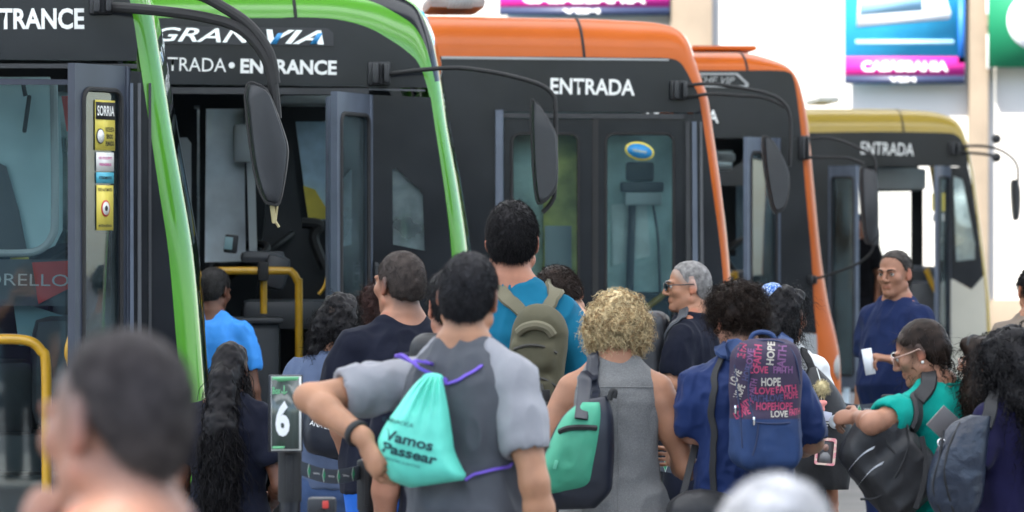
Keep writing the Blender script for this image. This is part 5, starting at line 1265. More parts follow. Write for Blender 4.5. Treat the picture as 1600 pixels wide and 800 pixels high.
P_specs = person('woman with dark hair wearing round glasses, half hidden between two other women', 1543, 17.6, 1.43, yaw=75, female=True, seed=19, skin=(.46, .26, .18), skin_name='fair3', face=True, shirt=dict(m=C_WHITE, sleeve=.6), trousers=dict(m=C_DKTR), hair=curly_hair([((0, -.03, .035), (.084, .095, .092))], 500, .04, .004, 2), hair_m=H_DBR, h=.008)
P_pony = person('woman in a sea green top with a long dark ponytail and glasses, looking down', 1474, 16.0, 1.525, yaw=42, female=True, bw=1.04, aw=1.1, seed=17, stubble=((.020, .014, .011), -.03, .012, .92), skin=(.40, .215, .145), skin_name='olive', head=(33, 20, 0), lean=(-.01, .02), face=True,
    arms={'L': dict(e=('px', 1362, 662, -.28), w=('px', 1342, 653, -.08), u=(-.2, 1, .0), n=(.7, .3, -.6), curl=38), 'R': dict(e=(.20, .18, 1.16), w=(.02, .36, 1.18))},
    shirt=dict(m=C_TEALT, sleeve=.62, hem=.92, loose=.012, off=.016, collar=True), trousers=dict(m=C_DKTR),
    hair=curly_hair([((0, -.020, .036), (.083, .104, .092)), ((0, -.055, -.02), (.072, .065, .065))], 900, .05, .0022, .5, .0016, out=.12, grav=.25, droop=.1, jit=.12, base_noise=.003, tail=(1.60, 900, .10, .008, 3.0, .0021), body=[((.055, -.075, 1.645), (.075, -.12, 1.62), .034, .048), ((.075, -.12, 1.62), (.055, -.155, 1.44), .055, .080), ((.055, -.155, 1.44), (.03, -.165, 1.22), .080, .040)],
        cut=[((0, .112, -.035), (.095, .075, .115)), ((.088, .026, -.05), (.040, .042, .055)), ((-.088, .026, -.05), (.040, .042, .055)), ((0, .03, -.12), (.08, .06, .06))], facecut=False), hair_m=H_DBR, h=.0055)
P_viol = person('woman with a mass of black ringlets in a violet navy t-shirt', 1588, 15.6, 1.50, yaw=38, female=True, bw=1.05, seed=18, stubble=((.020, .014, .011), -.03, .012, .92), skin=(.38, .20, .135), skin_name='olive2', head=(10, 10, 0),
    arms={'L': dict(e=('px', 1512, 742, -.16), w=('px', 1478, 850, -.05))},
    shirt=dict(m=C_VIOL, sleeve=.75, hem=.86, loose=.02, collar_m=C_BLK), trousers=dict(m=C_DKTR),
    hair=curly_hair([((0, -.01, .035), (.098, .112, .095)), ((-.04, -.03, -.05), (.085, .095, .11)), ((.03, -.05, -.06), (.09, .085, .11)), ((-.02, -.06, -.15), (.10, .08, .11))], 1300, .11, .0075, 5.0, .0030, out=.35, grav=.9, body=[((0, -.11, 1.44), (0, -.13, 1.27), .09, .06)]), hair_m=H_BLK, h=.007)
P_navy = person('man in a navy shirt almost hidden behind the man in the grey tee', 712, 15.2, 1.685, yaw=8, seed=8, skin=(.46, .235, .16), skin_name='fair4', head=(10, 4, 0), shirt=dict(m=C_NAVY, sleeve=.7, collar_m=C_SKY, polo=True), trousers=dict(m=C_DKTR), hair=short_hair(.012, 2000, .014), hair_m=H_BLK, h=.0075)
P_grey = person('man in a grey tee with pale sleeves, one hand resting on his hip', 727, 13.4, 1.735, yaw=-37, seed=9, skin=(.43, .235, .145), skin_name='amber', head=(24, 0, 5), bw=1.0, aw=.95, face=False,
    arms={'L': dict(e=('px', 484, 622, .02), w=('px', 570, 686, -.16), u=(.55, -.15, -.7), n=(.2, 1, .3), curl=30), 'R': dict(e=(.265, -.03, 1.115), w=(.26, .05, .86))},
    shirt=dict(m=C_GREYT, sleeve=.66, sleeve_m=C_GREYS, raglan=True, hem=.84, loose=.012, wr=.0085, collar_m=C_GREYT), trousers=dict(m=C_DKTR), hair=short_hair(.005, 6000, .009, top=1.8, out=.6, thick=.0011, side=.6), hair_m=hair_mat('soft_black', (.020, .019, .021)), stubble=((.03, .027, .026), -.035, .015, .7), h=.0055)
P_white = person('white haired person at the very front, out of focus', 1212, 6.0, 1.455, yaw=-5, seed=2, skin=(.50, .30, .22), skin_name='pink', head=(0, 5, 0), shirt=dict(m=C_WHITE, sleeve=.6), trousers=dict(m=C_DKTR), hair=short_hair(.010, 6000, .014, top=.7), hair_m=H_WHITE, h=.0065)
P_blur = person('man with a faded buzz cut seen close up from behind, out of focus', 198, 5.75, 1.645, yaw=26, seed=1, skin=(.44, .235, .165), skin_name='close', head=(22, 2, 3), bw=1.08, face=True,
    arms={'L': dict(e=(-.33, .08, 1.2), w=('px', 40, 905, .05), u=(.25, .1, 1), n=(1, 0, 0), curl=40)},
    shirt=dict(m=C_PURP, sleeve=.6), trousers=dict(m=C_DKTR), hair=short_hair(.0035, 9000, .005, top=1.8, out=.9, thick=.0009, side=.5, fade=.035, fs=1.3), hair_m=hair_mat('faded_black', (.050, .042, .040)), stubble=((.115, .085, .075), -.06, .035, .9), h=.0055)
# ------------------------------------------------------------------ worn bits that move with the person
def world_of(I, lp): return Vector(I['loc'] + I['Ry'] @ (np.array(lp) * I['k']) + np.array([0, 0, I['root'].location.z]))
def add_child(I, name, mb, m, smooth=True, parent=None):
    me = raw_mesh(name, np.array([tuple(v) for v in mb.V]) * I['k'], mb.F, smooth); return link(name, me, m, parent or I['root'])
def glasses(I, m, rx=.022, rz=.017, r=.0016, lens=None):
    b = MB(); hw = I['hw']
    for s in (-1, 1):
        b.tube([Vector(hw((s * .033 + rx * math.cos(t), .113 - .010 * abs(math.cos(t)) * (1 if s * math.cos(t) > 0 else 0), .000 + rz * math.sin(t)))) for t in np.linspace(0, 6.283, 25)[:-1]], r, 6, closed=True)
        b.tube([Vector(hw(p)) for p in ((s * .055, .102, .006), (s * .072, .085, .009), (s * .081, .03, .008), (s * .086, -.012, .010), (s * .084, -.030, -.006))], r * 1.15, 6)
    b.tube([Vector(hw((-.011, .113, .003))), Vector(hw((0, .117, .006))), Vector(hw((.011, .113, .003)))], r, 6)
    o = add_child(I, 'glasses', b, m)
    for s in (-1, 1):
        b = MB(); b.add([Vector(hw((s * .033 + rx * math.cos(t), .112 - .010 * abs(math.cos(t)) * (1 if s * math.cos(t) > 0 else 0), rz * math.sin(t)))) for t in np.linspace(0, 6.283, 25)[:-1]], [tuple(range(24))])
        add_child(I, 'lens', b, lens or glass('spectacle_lens', (.95, .95, .95), .05), False, o)
M_FRM_D = mat('dark_spectacle_frame', (.02, .02, .025), .3); M_FRM_P = mat('pale_spectacle_frame', (.55, .36, .30), .3, metal=.5)
glasses(P_glass, M_FRM_D, r=.0022); glasses(P_pony, M_FRM_P, rx=.024, rz=.019, r=.0019); glasses(P_specs, M_FRM_P, rx=.024, rz=.022, r=.0022)
def wristband(I, sd, name, t0, r, w, m):
    S, E, Wr = I['joints'][sd]; d = (Wr - E) / np.linalg.norm(Wr - E); c = E + (Wr - E) * t0; rot = Vector(d).to_track_quat('Z', 'Y').to_matrix()
    b = MB(); b.lathe([(r - .004, -w), (r, -w), (r + .002, 0), (r, w), (r - .004, w)], c, 20, rot=rot); return add_child(I, name, b, m), c, d
wristband(P_grey, 'L', 'wristband', .86, .037, .010, M_RUB)
o, c, d = wristband(P_far, 'L', 'wristwatch', .88, .036, .010, M_SILV)
b = MB(); rt = Vector((.25, -.85, .3)).to_track_quat('Z', 'Y').to_matrix(); p_ = c + P_far['Ry'].T @ np.array([-.01, -.036, .012]); b.lathe([(.022, 0), (.024, .006), (.02, .010)], p_, 18, rot=Matrix(P_far['Ry'].T.tolist()) @ Vector((.1, -1, .25)).to_track_quat('Z', 'Y').to_matrix()); add_child(P_far, 'watch_face', b, mat('watch_face_pale', (.55, .56, .52), .25), True, o)
# earring, hair ties, scarf, lanyard
b = MB(); V_, F_ = uvsphere(P_pony['hw']((-.080, -.008, -.042)), .006, 10, 8); b.add(V_, F_); add_child(P_pony, 'earring', b, mat('pearl', (.8, .78, .74), .2))
b = MB(); c = np.array((.07, -.105, 1.635)); b.tube([Vector(c + np.array((.038 * math.cos(t), .012 * math.sin(t), .038 * math.sin(t)))) for t in np.linspace(0, 6.283, 20)[:-1]], .011, 8, closed=True); add_child(P_pony, 'hair_tie', b, M_RUB)
M_SCARF = mat('blue_print_scarf', (.015, .10, .38), .7, speck=((.5, .6, .75), 130)); fs_ = Field(.006); hw = P_long['hw']; fs_.ell(hw((-.055, -.030, .085)), (.055, .075, .05), P_long['Rh'], k=.01); fs_.ell(hw((-.04, -.06, .09)), (.05, .05, .04), P_long['Rh'], k=.01)
v, q = fs_.mesh(); v = folds(v, q, .006, 5, fx=(20, 20, 20)); P_long['child']('hair_scarf', (v, q), M_SCARF)
b = MB(); pv = P_teal['piv']; b.tube([Vector((pv[0] + .061 * math.cos(t), pv[1] + .004 + .058 * math.sin(t), pv[2] + .030 - .012 * math.sin(t))) for t in np.linspace(0, 6.283, 30)[:-1]], .0055, 6, closed=True); add_child(P_teal, 'lanyard', b, mat('lanyard_print', (.55, .30, .22), .7, speck=((.75, .7, .5), 160)))
b = MB(); b.box(tuple(np.array([-.075, .145, 1.33])), (.04, .004, .012)); 
# ------------------------------------------------------------------ bags
N_BLK = mat('black_nylon', (.012, .012, .014), .55, var=.2, vscale=12, bump=.5, bscale=25, bdist=.006, weave=.3); N_STRAP = mat('black_webbing', (.014, .014, .016), .7, weave=.5)
N_OLIVE = mat('olive_canvas', (.075, .068, .038), .85, var=.15, vscale=9, bump=.4, bscale=18, bdist=.006, weave=.5); N_OLIVE2 = mat('olive_webbing', (.125, .112, .07), .8, weave=.5)
N_MINT = mat('mint_nylon', (.115, .62, .48), .5, var=.10, vscale=9, bump=.6, bscale=20, bdist=.006, weave=.2); N_VIOLET = mat('violet_cord', (.17, .09, .55), .6)
N_GREEN = mat('green_canvas', (.055, .33, .20), .6, var=.15, vscale=7, bump=.4, bscale=14, bdist=.006, weave=.3); N_NAVYV = mat('navy_vinyl', (.013, .016, .026), .4, var=.2, vscale=8, bump=.3, bscale=14, bdist=.005)
N_INK = mat('dark_teal_print', (.006, .05, .055), .7); N_BLUEC = mat('blue_canvas', (.014, .038, .12), .75, var=.15, vscale=8, bump=.5, bscale=16, bdist=.006, weave=.4, vcol=False)
N_PRINT = mat('print_ground', (.035, .022, .055), .8, var=.2, vscale=10, weave=.4, vcol=True, bump=.4, bscale=16, bdist=.006)
T_PINK = mat('pink_print', (.36, .035, .10), .7); T_CREAM = mat('cream_print', (.40, .37, .32), .7); T_INDIGO = mat('indigo_print', (.05, .05, .13), .7); T_MAUVE = mat('mauve_print', (.16, .06, .16), .7)
N_GREYB = mat('steel_grey_nylon', (.018, .025, .042), .34, var=.25, vscale=16, bump=.7, bscale=30, bdist=.008); N_REFL = mat('reflective_stripe', (.42, .43, .46), .4)
def soft(parts, c, yaw, h=.007, wr=.004, seed=2, pitch=0, roll=0):
    """a soft solid in its own frame, returned in world coordinates"""
    f = Field(h)
    for (kind, a, kw) in parts: getattr(f, kind)(*a, **kw)
    v, q = f.mesh(); v = relax(v, q, 2); v = folds(v, q, wr, seed, fx=(9, 9, 7)); Rm = rotm(yaw, pitch, roll); return np.array(c) + v @ Rm.T, q
# mint drawstring bag on the man in grey
Dg = 13.4
base = at(665, 762, Dg - .2); B = Bag('drawstring_bag', 'mint green drawstring bag with violet cords and dark lettering', 'bag', base)
V, F = pillow([(661, 588), (645, 603), (618, 640), (598, 670), (590, 695), (597, 722), (608, 748), (640, 762)], [(691, 588), (694, 605), (701, 640), (707, 680), (711, 705), (722, 730), (728, 742), (724, 750)], lambda v: Dg - .165 - .03 * v, .085, pleat=.012, pleat_n=5, wr=.007, nu=40, nv=56)
B.part('sack', V, F, N_MINT); bb = bvh_of(V, F)
for body, x, y, w, hh, m in (('Vamos', 644, 688, 78, 17, N_INK), ('Passear', 646, 709, 86, 16, N_INK), ('CARIACICA', 628, 660, 48, 6, N_INK), ('SEMPRE JUNTOS', 634, 724, 55, 5, N_INK)):
    b = MB(); lettering(b, body, at(x - 6, y, Dg - .28), w * Dg / FPX, hh * Dg / FPX, bold=.03 if hh > 10 else 0, rot=R(-14), bvh=bb, ray=(0, 1, 0), off=.0025); B.mb('lettering', b, m, False)
b = MB(); V_, F_ = uvsphere(at(676, 590, Dg - .175), .026, 14, 10, (1.15, .6, .5)); b.add(V_, F_); B.mb('gathered_neck', b, N_MINT)
cw = .0085
for pts in ([(676, 594, .17), (655, 575, .17), (630, 555, .14), (620, 556, .12), (615, 553, .07)], [(668, 590, .17), (652, 572, .17), (646, 560, .15), (643, 553, .10)], [(690, 596, .17), (725, 586, .16), (760, 572, .12), (795, 562, .06)], [(722, 743, .2), (745, 740, .17), (770, 733, .14), (797, 722, .06)]):
    B.strap('cord', [at(x, y, Dg - dy) for x, y, dy in pts], P_grey, cw, .005, N_VIOLET, off=.004)
# olive rucksack on the tall man
Do = 16.9; B = Bag('rucksack', 'olive green rucksack on the back of the man in teal', 'backpack', at(840, 690, Do - .24))
c = at(838, 588, Do - .235); yw = -18
V, F = soft([('box', ((0, 0, 0), (.098, .065, .215), .06), {}), ('box', ((0, -.055, -.09), (.078, .035, .095), .03), dict(k=.015)), ('box', ((0, -.05, .075), (.080, .035, .055), .03), dict(k=.015)), ('ell', ((0, -.01, .20), (.075, .06, .05)), dict(k=.03))], c, yw, wr=.006, roll=4)
B.part('pack', V, F, N_OLIVE); bo = bvh_of(V, F)
def on_surf(bv, px, py, D, off=.003):
    o = at(px, py, D - .8); d = (o - Vector((0, 0, CAM_H))).normalized(); h = bv.ray_cast(o, d); return (h[0] - d * off) if h[0] is not None else at(px, py, D)
for pts in ([(803, 546), (822, 540), (845, 541), (870, 552)], [(808, 596), (825, 590), (848, 592), (872, 606)], [(845, 600), (852, 625), (862, 650), (872, 668)]):
    b = MB(); b.tube(smooth_path([on_surf(bo, x, y, Do - .2) for x, y in pts], 6), .006, 6); B.mb('zip', b, mat('dark_olive_zip', (.03, .028, .022), .6))
b = MB(); P_ = smooth_path([on_surf(bo, x, y, Do - .2, .008) for x, y in ((810, 520), (820, 512), (838, 508), (855, 513), (864, 524))], 6); b.tube(P_, .017, 8); B.mb('top_roll', b, N_OLIVE2)
b = MB(); b.box(on_surf(bo, 853, 618, Do - .2, .006), (.03, .016, .04), .006); B.mb('buckle', b, M_RUB)
B.strap('shoulder_strap', [at(x, y, Do - dy) for x, y, dy in ((829, 497, .2), (812, 480, .17), (792, 462, .14), (776, 446, .06), (768, 440, -.02))], P_teal, (.040, .062), .010, N_OLIVE2, off=.004)
B.strap('shoulder_strap', [at(x, y, Do - dy) for x, y, dy in ((836, 497, .2), (850, 476, .17), (864, 455, .13), (872, 440, .06), (876, 432, -.02))], P_teal, (.045, .070), .010, N_OLIVE2, off=.004)
B.strap('lower_strap', [at(x, y, Do - dy) for x, y, dy in ((800, 570, .22), (792, 600, .17), (788, 640, .14), (800, 680, .14))], P_teal, .025, .005, N_OLIVE2)
b = MB(); b.tube(smooth_path([at(x, y, Do - .235) for x, y in ((820, 498), (822, 486), (834, 484), (842, 490), (840, 500))], 5), .008, 6); B.mb('grab_loop', b, N_OLIVE2)
# green and navy tote on the woman with the bob
Db = 16.2; B = Bag('tote_bag', 'green canvas tote with a black zip and navy sides hung on one shoulder', 'bag', at(900, 796, Db - .22))
V, F = pillow([(906, 626), (878, 652), (858, 690), (842, 735), (845, 778), (853, 797)], [(950, 618), (958, 650), (960, 700), (958, 740), (954, 768), (930, 794)], lambda v: Db - .20, .06, flatb=.5, wr=.005); B.part('side_panel', V, F, N_NAVYV)
V, F = pillow([(906, 628), (880, 652), (860, 690), (846, 730), (846, 760), (852, 776)], [(939, 628), (942, 650), (939, 690), (933, 730), (930, 752), (926, 762)], lambda v: Db - .215, .065, flatb=.3, wr=.008); B.part('front_panel', V, F, N_GREEN); bt = bvh_of(V, F)
b = MB()
P_ = [on_surf(bt, x, y, Db - .2, .003) for x, y in ((874, 675), (885, 670), (900, 668), (915, 668), (932, 669))]; b.tube(smooth_path(P_, 5), .010, 6); B.mb('zip', b, M_RUB)
b = MB(); b.box(on_surf(bt, 868, 726, Db - .2, .003), (.012, .006, .03), .002, Matrix.Rotation(R(15), 3, 'Y')); B.mb('label', b, mat('pale_green_tab', (.12, .45, .3), .6))
B.strap('handle', [at(x, y, Db - dy) for x, y, dy in ((915, 535, -.02), (913, 545, .09), (914, 575, .15), (913, 610, .20), (908, 655, .285))], P_bob, .046, .006, N_NAVYV)
B.strap('handle', [at(x, y, Db - dy) for x, y, dy in ((921, 536, -.02), (922, 546, .09), (920, 575, .14), (922, 600, .17), (930, 640, .22))], P_bob, .03, .006, N_NAVYV)
b = MB(); b.tube(smooth_path([at(x, y, Db - .22) for x, y in ((952, 625), (956, 612), (961, 612), (959, 622))], 4), .010, 8); B.mb('loop', b, M_RUB)
# patterned backpack on the youth in blue
Dc = 16.1; B = Bag('backpack', 'blue backpack printed with HOPE, FAITH and LOVE in pink and cream', 'backpack', at(1195, 730, Dc - .25))
c = at(1196, 632, Dc - .25); yw = 10
V, F = soft([('box', ((0, 0, 0), (.118, .075, .215), .07), {}), ('box', ((0, -.06, -.11), (.098, .04, .10), .035), dict(k=.015)), ('box', ((.005, -.045, .07), (.095, .04, .12), .05), dict(k=.02)), ('ell', ((0, 0, -.16), (.115, .08, .06)), dict(k=.03))], c, yw, wr=.006, h=.006)
lz = V[:, 2] - c.z; ly = (V - np.array(c)) @ rotm(yw)[:, 1]
cols = np.where((lz > -.045)[:, None], np.array((.030, .018, .046)), np.array((.012, .036, .115))); B.part('pack', V, F, N_PRINT, cols=cols); bc = bvh_of(V, F)
words = [('IE FAI', 1160, 548, 22, 12, T_PINK, 80), ('LOVE', 1172, 560, 30, 10, T_MAUVE, 82), ('FAITH', 1184, 556, 34, 12, T_PINK, 84), ('HOPE', 1205, 552, 36, 12, T_CREAM, 84), ('FAITH', 1222, 560, 40, 13, T_MAUVE, 84), ('HOPE', 1168, 582, 26, 11, T_INDIGO, 75),
         ('LOVE', 1186, 578, 28, 11, T_PINK, 0), ('FAITH', 1224, 578, 30, 11, T_MAUVE, 0), ('HOPE', 1205, 597, 30, 13, T_CREAM, 0), ('LOVE', 1195, 611, 30, 11, T_PINK, -3), ('FAITH', 1229, 608, 32, 11, T_PINK, 5), ('FAITH', 1186, 623, 24, 11, T_INDIGO, 0), ('LOVE', 1211, 622, 26, 11, T_INDIGO, 0), ('HOPE', 1237, 618, 22, 11, T_PINK, 5),
         ('HOPE', 1196, 635, 28, 12, T_PINK, -2), ('HOPE', 1225, 635, 28, 12, T_PINK, -2), ('LOVE', 1218, 647, 26, 10, T_CREAM, 0), ('FAITH', 1243, 644, 18, 10, T_PINK, 6), ('HOPE', 1156, 612, 22, 12, T_CREAM, 70), ('LOVE', 1150, 590, 24, 11, T_CREAM, 65), ('FAITH', 1165, 632, 24, 11, T_PINK, 35), ('LOVE', 1160, 646, 24, 11, T_PINK, 25), ('FAITH', 1176, 605, 26, 10, T_MAUVE, 78)]
for body, x, y, w, hh, m, rt in words:
    b = MB(); lettering(b, body, at(x, y, Dc - .35), w * Dc / FPX, hh * Dc / FPX, bold=.025, rot=R(rt), bvh=bc, ray=(0, 1, 0), off=.002); B.mb('lettering', b, m, False)
for pts in ([(1148, 570), (1152, 610), (1158, 660), (1160, 700)], [(1180, 545), (1172, 575), (1170, 620), (1178, 656)], [(1180, 660), (1205, 662), (1230, 661), (1248, 656)], [(1150, 560), (1160, 540), (1190, 532), (1225, 536), (1243, 560), (1250, 600)], [(1185, 662), (1182, 690), (1176, 712)]):
    b = MB(); b.tube(smooth_path([on_surf(bc, x, y, Dc - .2, .001) for x, y in pts], 6), .0032, 6); B.mb('zip', b, mat('dark_blue_piping', (.012, .022, .07), .6))
for x, y in ((1149, 640), (1178, 658)):
    b = MB(); b.box(on_surf(bc, x, y, Dc - .2, .005), (.007, .006, .028), .002); B.mb('zip_pull', b, M_CHROME)
b = MB(); b.tube(smooth_path([at(x, y, Dc - .22) for x, y in ((1172, 532), (1178, 522), (1192, 519), (1206, 523), (1212, 533))], 5), .008, 8); B.mb('grab_loop', b, N_BLUEC)
B.strap('shoulder_strap', [at(x, y, Dc - dy) for x, y, dy in ((1160, 548, .2), (1140, 536, .14), (1125, 530, .08), (1117, 530, .0))], P_curl, .055, .010, N_BLUEC)
B.strap('shoulder_strap', [at(x, y, Dc - dy) for x, y, dy in ((1215, 548, .2), (1225, 538, .14), (1228, 530, .08), (1226, 524, .0))], P_curl, .055, .010, N_BLUEC)
# black duffel carried by the youth, on a long strap
B = Bag('duffel_bag', 'black duffel bag hanging low from the strap of the youth in blue', 'bag', at(1098, 840, Dc - .2))
V, F = soft([('box', ((0, 0, 0), (.12, .07, .085), .06), {}), ('ell', ((0, 0, .05), (.09, .06, .06)), dict(k=.03))], at(1098, 815, Dc - .17), 8, wr=.007); B.part('body', V, F, N_BLK)
B.strap('strap', [at(x, y, Dc - dy) for x, y, dy in ((1122, 528, -.02), (1112, 545, .10), (1111, 600, .15), (1110, 660, .17), (1107, 720, .18), (1104, 790, .18))], P_curl, .024, .004, N_STRAP)
B.strap('strap', [at(x, y, Dc - dy) for x, y, dy in ((1086, 696, .02), (1078, 730, .1), (1068, 770, .16), (1062, 795, .17))], P_curl, .024, .004, N_STRAP, snap=False)
# small striped pouch in the youth's hand
B = Bag('pouch', 'small grey striped pouch held by the youth in blue', 'pouch', at(1052, 690, Dc + .22))
V, F = soft([('ell', ((0, 0, 0), (.034, .03, .042)), {}), ('ell', ((.02, 0, .02), (.03, .03, .025)), dict(k=.01))], at(1050, 668, Dc + .20), 0, wr=.004, h=.005); B.part('pouch', V, F, mat('striped_cloth', (.14, .17, .20), .8, var=.8, vscale=26, aniso=(1, 1, 3.5)))
b = MB(); b.box(at(1060, 688, Dc + .17), (.022, .02, .014), .004); B.mb('green_tab', b, N_GREEN)
# black shoulder bag with charms on the long haired woman
Dl = 18.75; B = Bag('shoulder_bag', 'black shoulder bag with a white emblem, carried by the woman with very long hair', 'bag', at(1285, 765, Dl - .22))
V, F = pillow([(1262, 575), (1246, 615), (1240, 670), (1240, 720), (1246, 765)], [(1275, 572), (1310, 610), (1330, 660), (1332, 715), (1326, 765)], lambda v: Dl - .16, .06, flatb=.4, wr=.006); B.part('body', V, F, N_BLK); bl = bvh_of(V, F)
b = MB()
for i in range(4):
    p = on_surf(bl, 1290, 657 + i * 4, Dl - .16, .003); b.box(p, (.042 - .011 * i, .002, .006))
b.V = [Vector(v) for v in b.V]; B.mb('emblem', b, M_STICKW, False)
B.strap('strap', [at(x, y, Dl - dy) for x, y, dy in ((1252, 550, .05), (1262, 560, .10), (1268, 580, .14))], P_long, .03, .005, N_STRAP)
Kc = Bag('bag_charm', 'cluster of charms, a cream pompon, pink bow and silver ring, on a black shoulder bag', 'charm', at(1290, 668, Dl - .25))
V, F = soft([('ell', ((0, 0, 0), (.022, .02, .026)), {})], at(1284, 606, Dl - .24), 0, h=.005, wr=.004); 
rg = np.random.default_rng(4); P_, N_ = sample_surface(V, F, 260, rg); cv = curls(P_, N_, rg, .016, .002, 1, .0012, out=.9, grav=.2, seg=5); V, F = join([(V, F), cv]); Kc.part('pompon', V, F, mat('cream_pompon', (.60, .50, .28), .9))
V, F = soft([('ell', ((-.014, 0, .004), (.016, .01, .011)), {}), ('ell', ((.014, 0, .004), (.016, .01, .011)), {}), ('ell', ((0, 0, 0), (.007, .009, .008)), {}), ('rc', ((-.003, 0, 0), (-.014, 0, -.024), .006, .008), {}), ('rc', ((.003, 0, 0), (.013, 0, -.022), .006, .008), {})], at(1281, 631, Dl - .25), 0, h=.0035, wr=.001); Kc.part('bow', V, F, mat('coral_ribbon', (.72, .25, .22), .6))
b = MB(); b.box(at(1289, 650, Dl - .25), (.050, .006, .036), .003, Matrix.Rotation(R(12), 3, 'Y')); Kc.mb('clear_tag', b, mat('lilac_plastic', (.45, .45, .55), .2))
b = MB(); b.lathe([(.026, 0), (.028, .004), (.02, .007), (.012, .005)], at(1306, 659, Dl - .255), 24, rot=Matrix.Rotation(R(90), 3, 'X')); Kc.mb('silver_disc', b, M_SILV)
b = MB(); b.tube(smooth_path([at(x, y, Dl - .235) for x, y in ((1276, 575), (1281, 592), (1284, 610), (1284, 640), (1300, 655))], 5), .0022, 6); Kc.mb('cord', b, M_STICKW)
Kb = Bag('id_badge', 'cream and pink ID badge holder with a dark portrait photo, hanging on a cord', 'badge', at(1290, 728, Dl - .3))
ctr = at(1290, 705, Dl - .3); rt = Matrix.Rotation(R(5), 3, 'Y'); b = MB(); ho = rrect(-.030, -.046, .030, .040, .006); b.plate(rrect(-.040, -.054, .040, .052, .010), [ho], -.004, .004); b.V = [rt @ Vector(v) + ctr for v in b.V]; Kb.mb('holder', b, mat('cream_pink_print', (.66, .52, .42), .5, speck=((.65, .2, .25), 60)))
b = MB(); b.plate(ho, y0=.0, y1=.002); b.V = [rt @ Vector(v) + ctr for v in b.V]; Kb.mb('photo', b, mat('dark_portrait', (.06, .055, .06), .3), False)
b = MB(); b.plate([(.011 * math.cos(t), .014 + .014 * math.sin(t)) for t in np.linspace(0, 6.283, 17)[:-1]], y0=-.0022, y1=-.001); b.V = [rt @ Vector(v) + ctr for v in b.V]; Kb.mb('portrait_face', b, mat('portrait_skin', (.25, .14, .11), .4), False)
b = MB(); b.plate([(-.024, -.046), (.024, -.046), (.020, -.016), (.008, -.004), (-.008, -.004), (-.020, -.016)], y0=-.0022, y1=-.001); b.V = [rt @ Vector(v) + ctr for v in b.V]; Kb.mb('portrait_shirt', b, mat('portrait_grey', (.12, .12, .125), .4), False)
b = MB(); b.tube([ctr + Vector((0, 0, .05)), at(1286, 678, Dl - .28), at(1278, 640, Dl - .24)], .0025, 6); Kb.mb('cord', b, M_RUB)
# black backpack worn in front by the woman with the ponytail
Dp = 16.0; B = Bag('backpack', 'black backpack with two grey reflective stripes, held against the woman in sea green', 'backpack', at(1380, 800, Dp - .3))
V, F = soft([('box', ((0, 0, 0), (.125, .07, .165), .055), {}), ('box', ((0, -.05, -.045), (.10, .035, .10), .03), dict(k=.015)), ('ell', ((.02, -.01, .13), (.09, .06, .06)), dict(k=.04))], at(1394, 728, Dp - .17), 6, wr=.010, seed=4, roll=-40)
B.part('pack', V, F, N_BLK); bp_ = bvh_of(V, F)
for (a, c_) in (((1327, 733), (1366, 699)), ((1342, 757), (1380, 723))):
    b = MB(); P_ = [on_surf(bp_, a[0] + (c_[0] - a[0]) * t, a[1] + (c_[1] - a[1]) * t - 5 * math.sin(t * 3.14), Dp - .2, .0015) for t in np.linspace(0, 1, 10)]
    b2 = [Vector((p.x + .006, p.y - .0, p.z + .010)) for p in P_]; V_ = []
    for p in P_: V_ += [p + Vector((-.003, -.002, -.005)), p + Vector((.003, -.002, .005)), p + Vector((.003, .002, .005)), p + Vector((-.003, .002, -.005))]
    F_ = [(i * 4 + j, i * 4 + (j + 1) % 4, i * 4 + 4 + (j + 1) % 4, i * 4 + 4 + j) for i in range(9) for j in range(4)]; b.add(V_, F_); B.mb('reflective_stripe', b, N_REFL)
for pts in ([(1340, 665), (1375, 640), (1410, 650), (1420, 690), (1405, 735), (1375, 775), (1345, 780)], [(1375, 655), (1385, 690), (1400, 710)]):
    b = MB(); b.tube(smooth_path([on_surf(bp_, x, y, Dp - .2, .0) for x, y in pts], 6), .004, 6); B.mb('piping', b, N_STRAP)
b = MB(); b.box(on_surf(bp_, 1415, 658, Dp - .2, .006), (.02, .008, .012), .003, Matrix.Rotation(R(20), 3, 'Y')); b2 = B.mb('buckle', b, M_CHROME)
B.strap('shoulder_strap', [at(x, y, Dp - dy) for x, y, dy in ((1452, 577, .0), (1450, 590, .13), (1446, 620, .17), (1441, 650, .19), (1437, 682, .21))], P_pony, .055, .012, N_STRAP)
B.strap('lower_strap', [at(x, y, Dp - dy) for x, y, dy in ((1440, 682, .23), (1446, 720, .24), (1442, 760, .26), (1430, 795, .28))], P_pony, .018, .004, N_STRAP, snap=False)
# steel blue backpack and tablet beside the woman with ringlets
Dv = 15.6; B = Bag('backpack', 'shiny steel blue backpack with a metal ring, beside the woman with ringlets', 'backpack', at(1490, 812, Dv - .2))
V, F = pillow([(1516, 648), (1484, 664), (1464, 700), (1450, 742), (1450, 780), (1470, 815)], [(1548, 650), (1545, 690), (1540, 740), (1535, 780), (1520, 815)], lambda v: Dv - .16, .05, flatb=.7, wr=.013, nu=36, nv=44, seed=8); B.part('pack', V, F, N_GREYB); bv_ = bvh_of(V, F)
p = on_surf(bv_, 1471, 692, Dv - .2, .006); b = MB(); b.tube([p + Vector((.011 * math.cos(t), -.002, .013 * math.sin(t))) for t in np.linspace(0, 6.283, 20)[:-1]], .0032, 8, closed=True); B.mb('ring', b, M_CHROME)
for pts in ([(1475, 672), (1468, 715), (1458, 760), (1470, 800)], [(1500, 660), (1482, 700), (1476, 745), (1490, 800)]):
    b = MB(); b.tube(smooth_path([on_surf(bv_, x, y, Dv - .2, .0) for x, y in pts], 6), .004, 6); B.mb('piping', b, N_BLK)
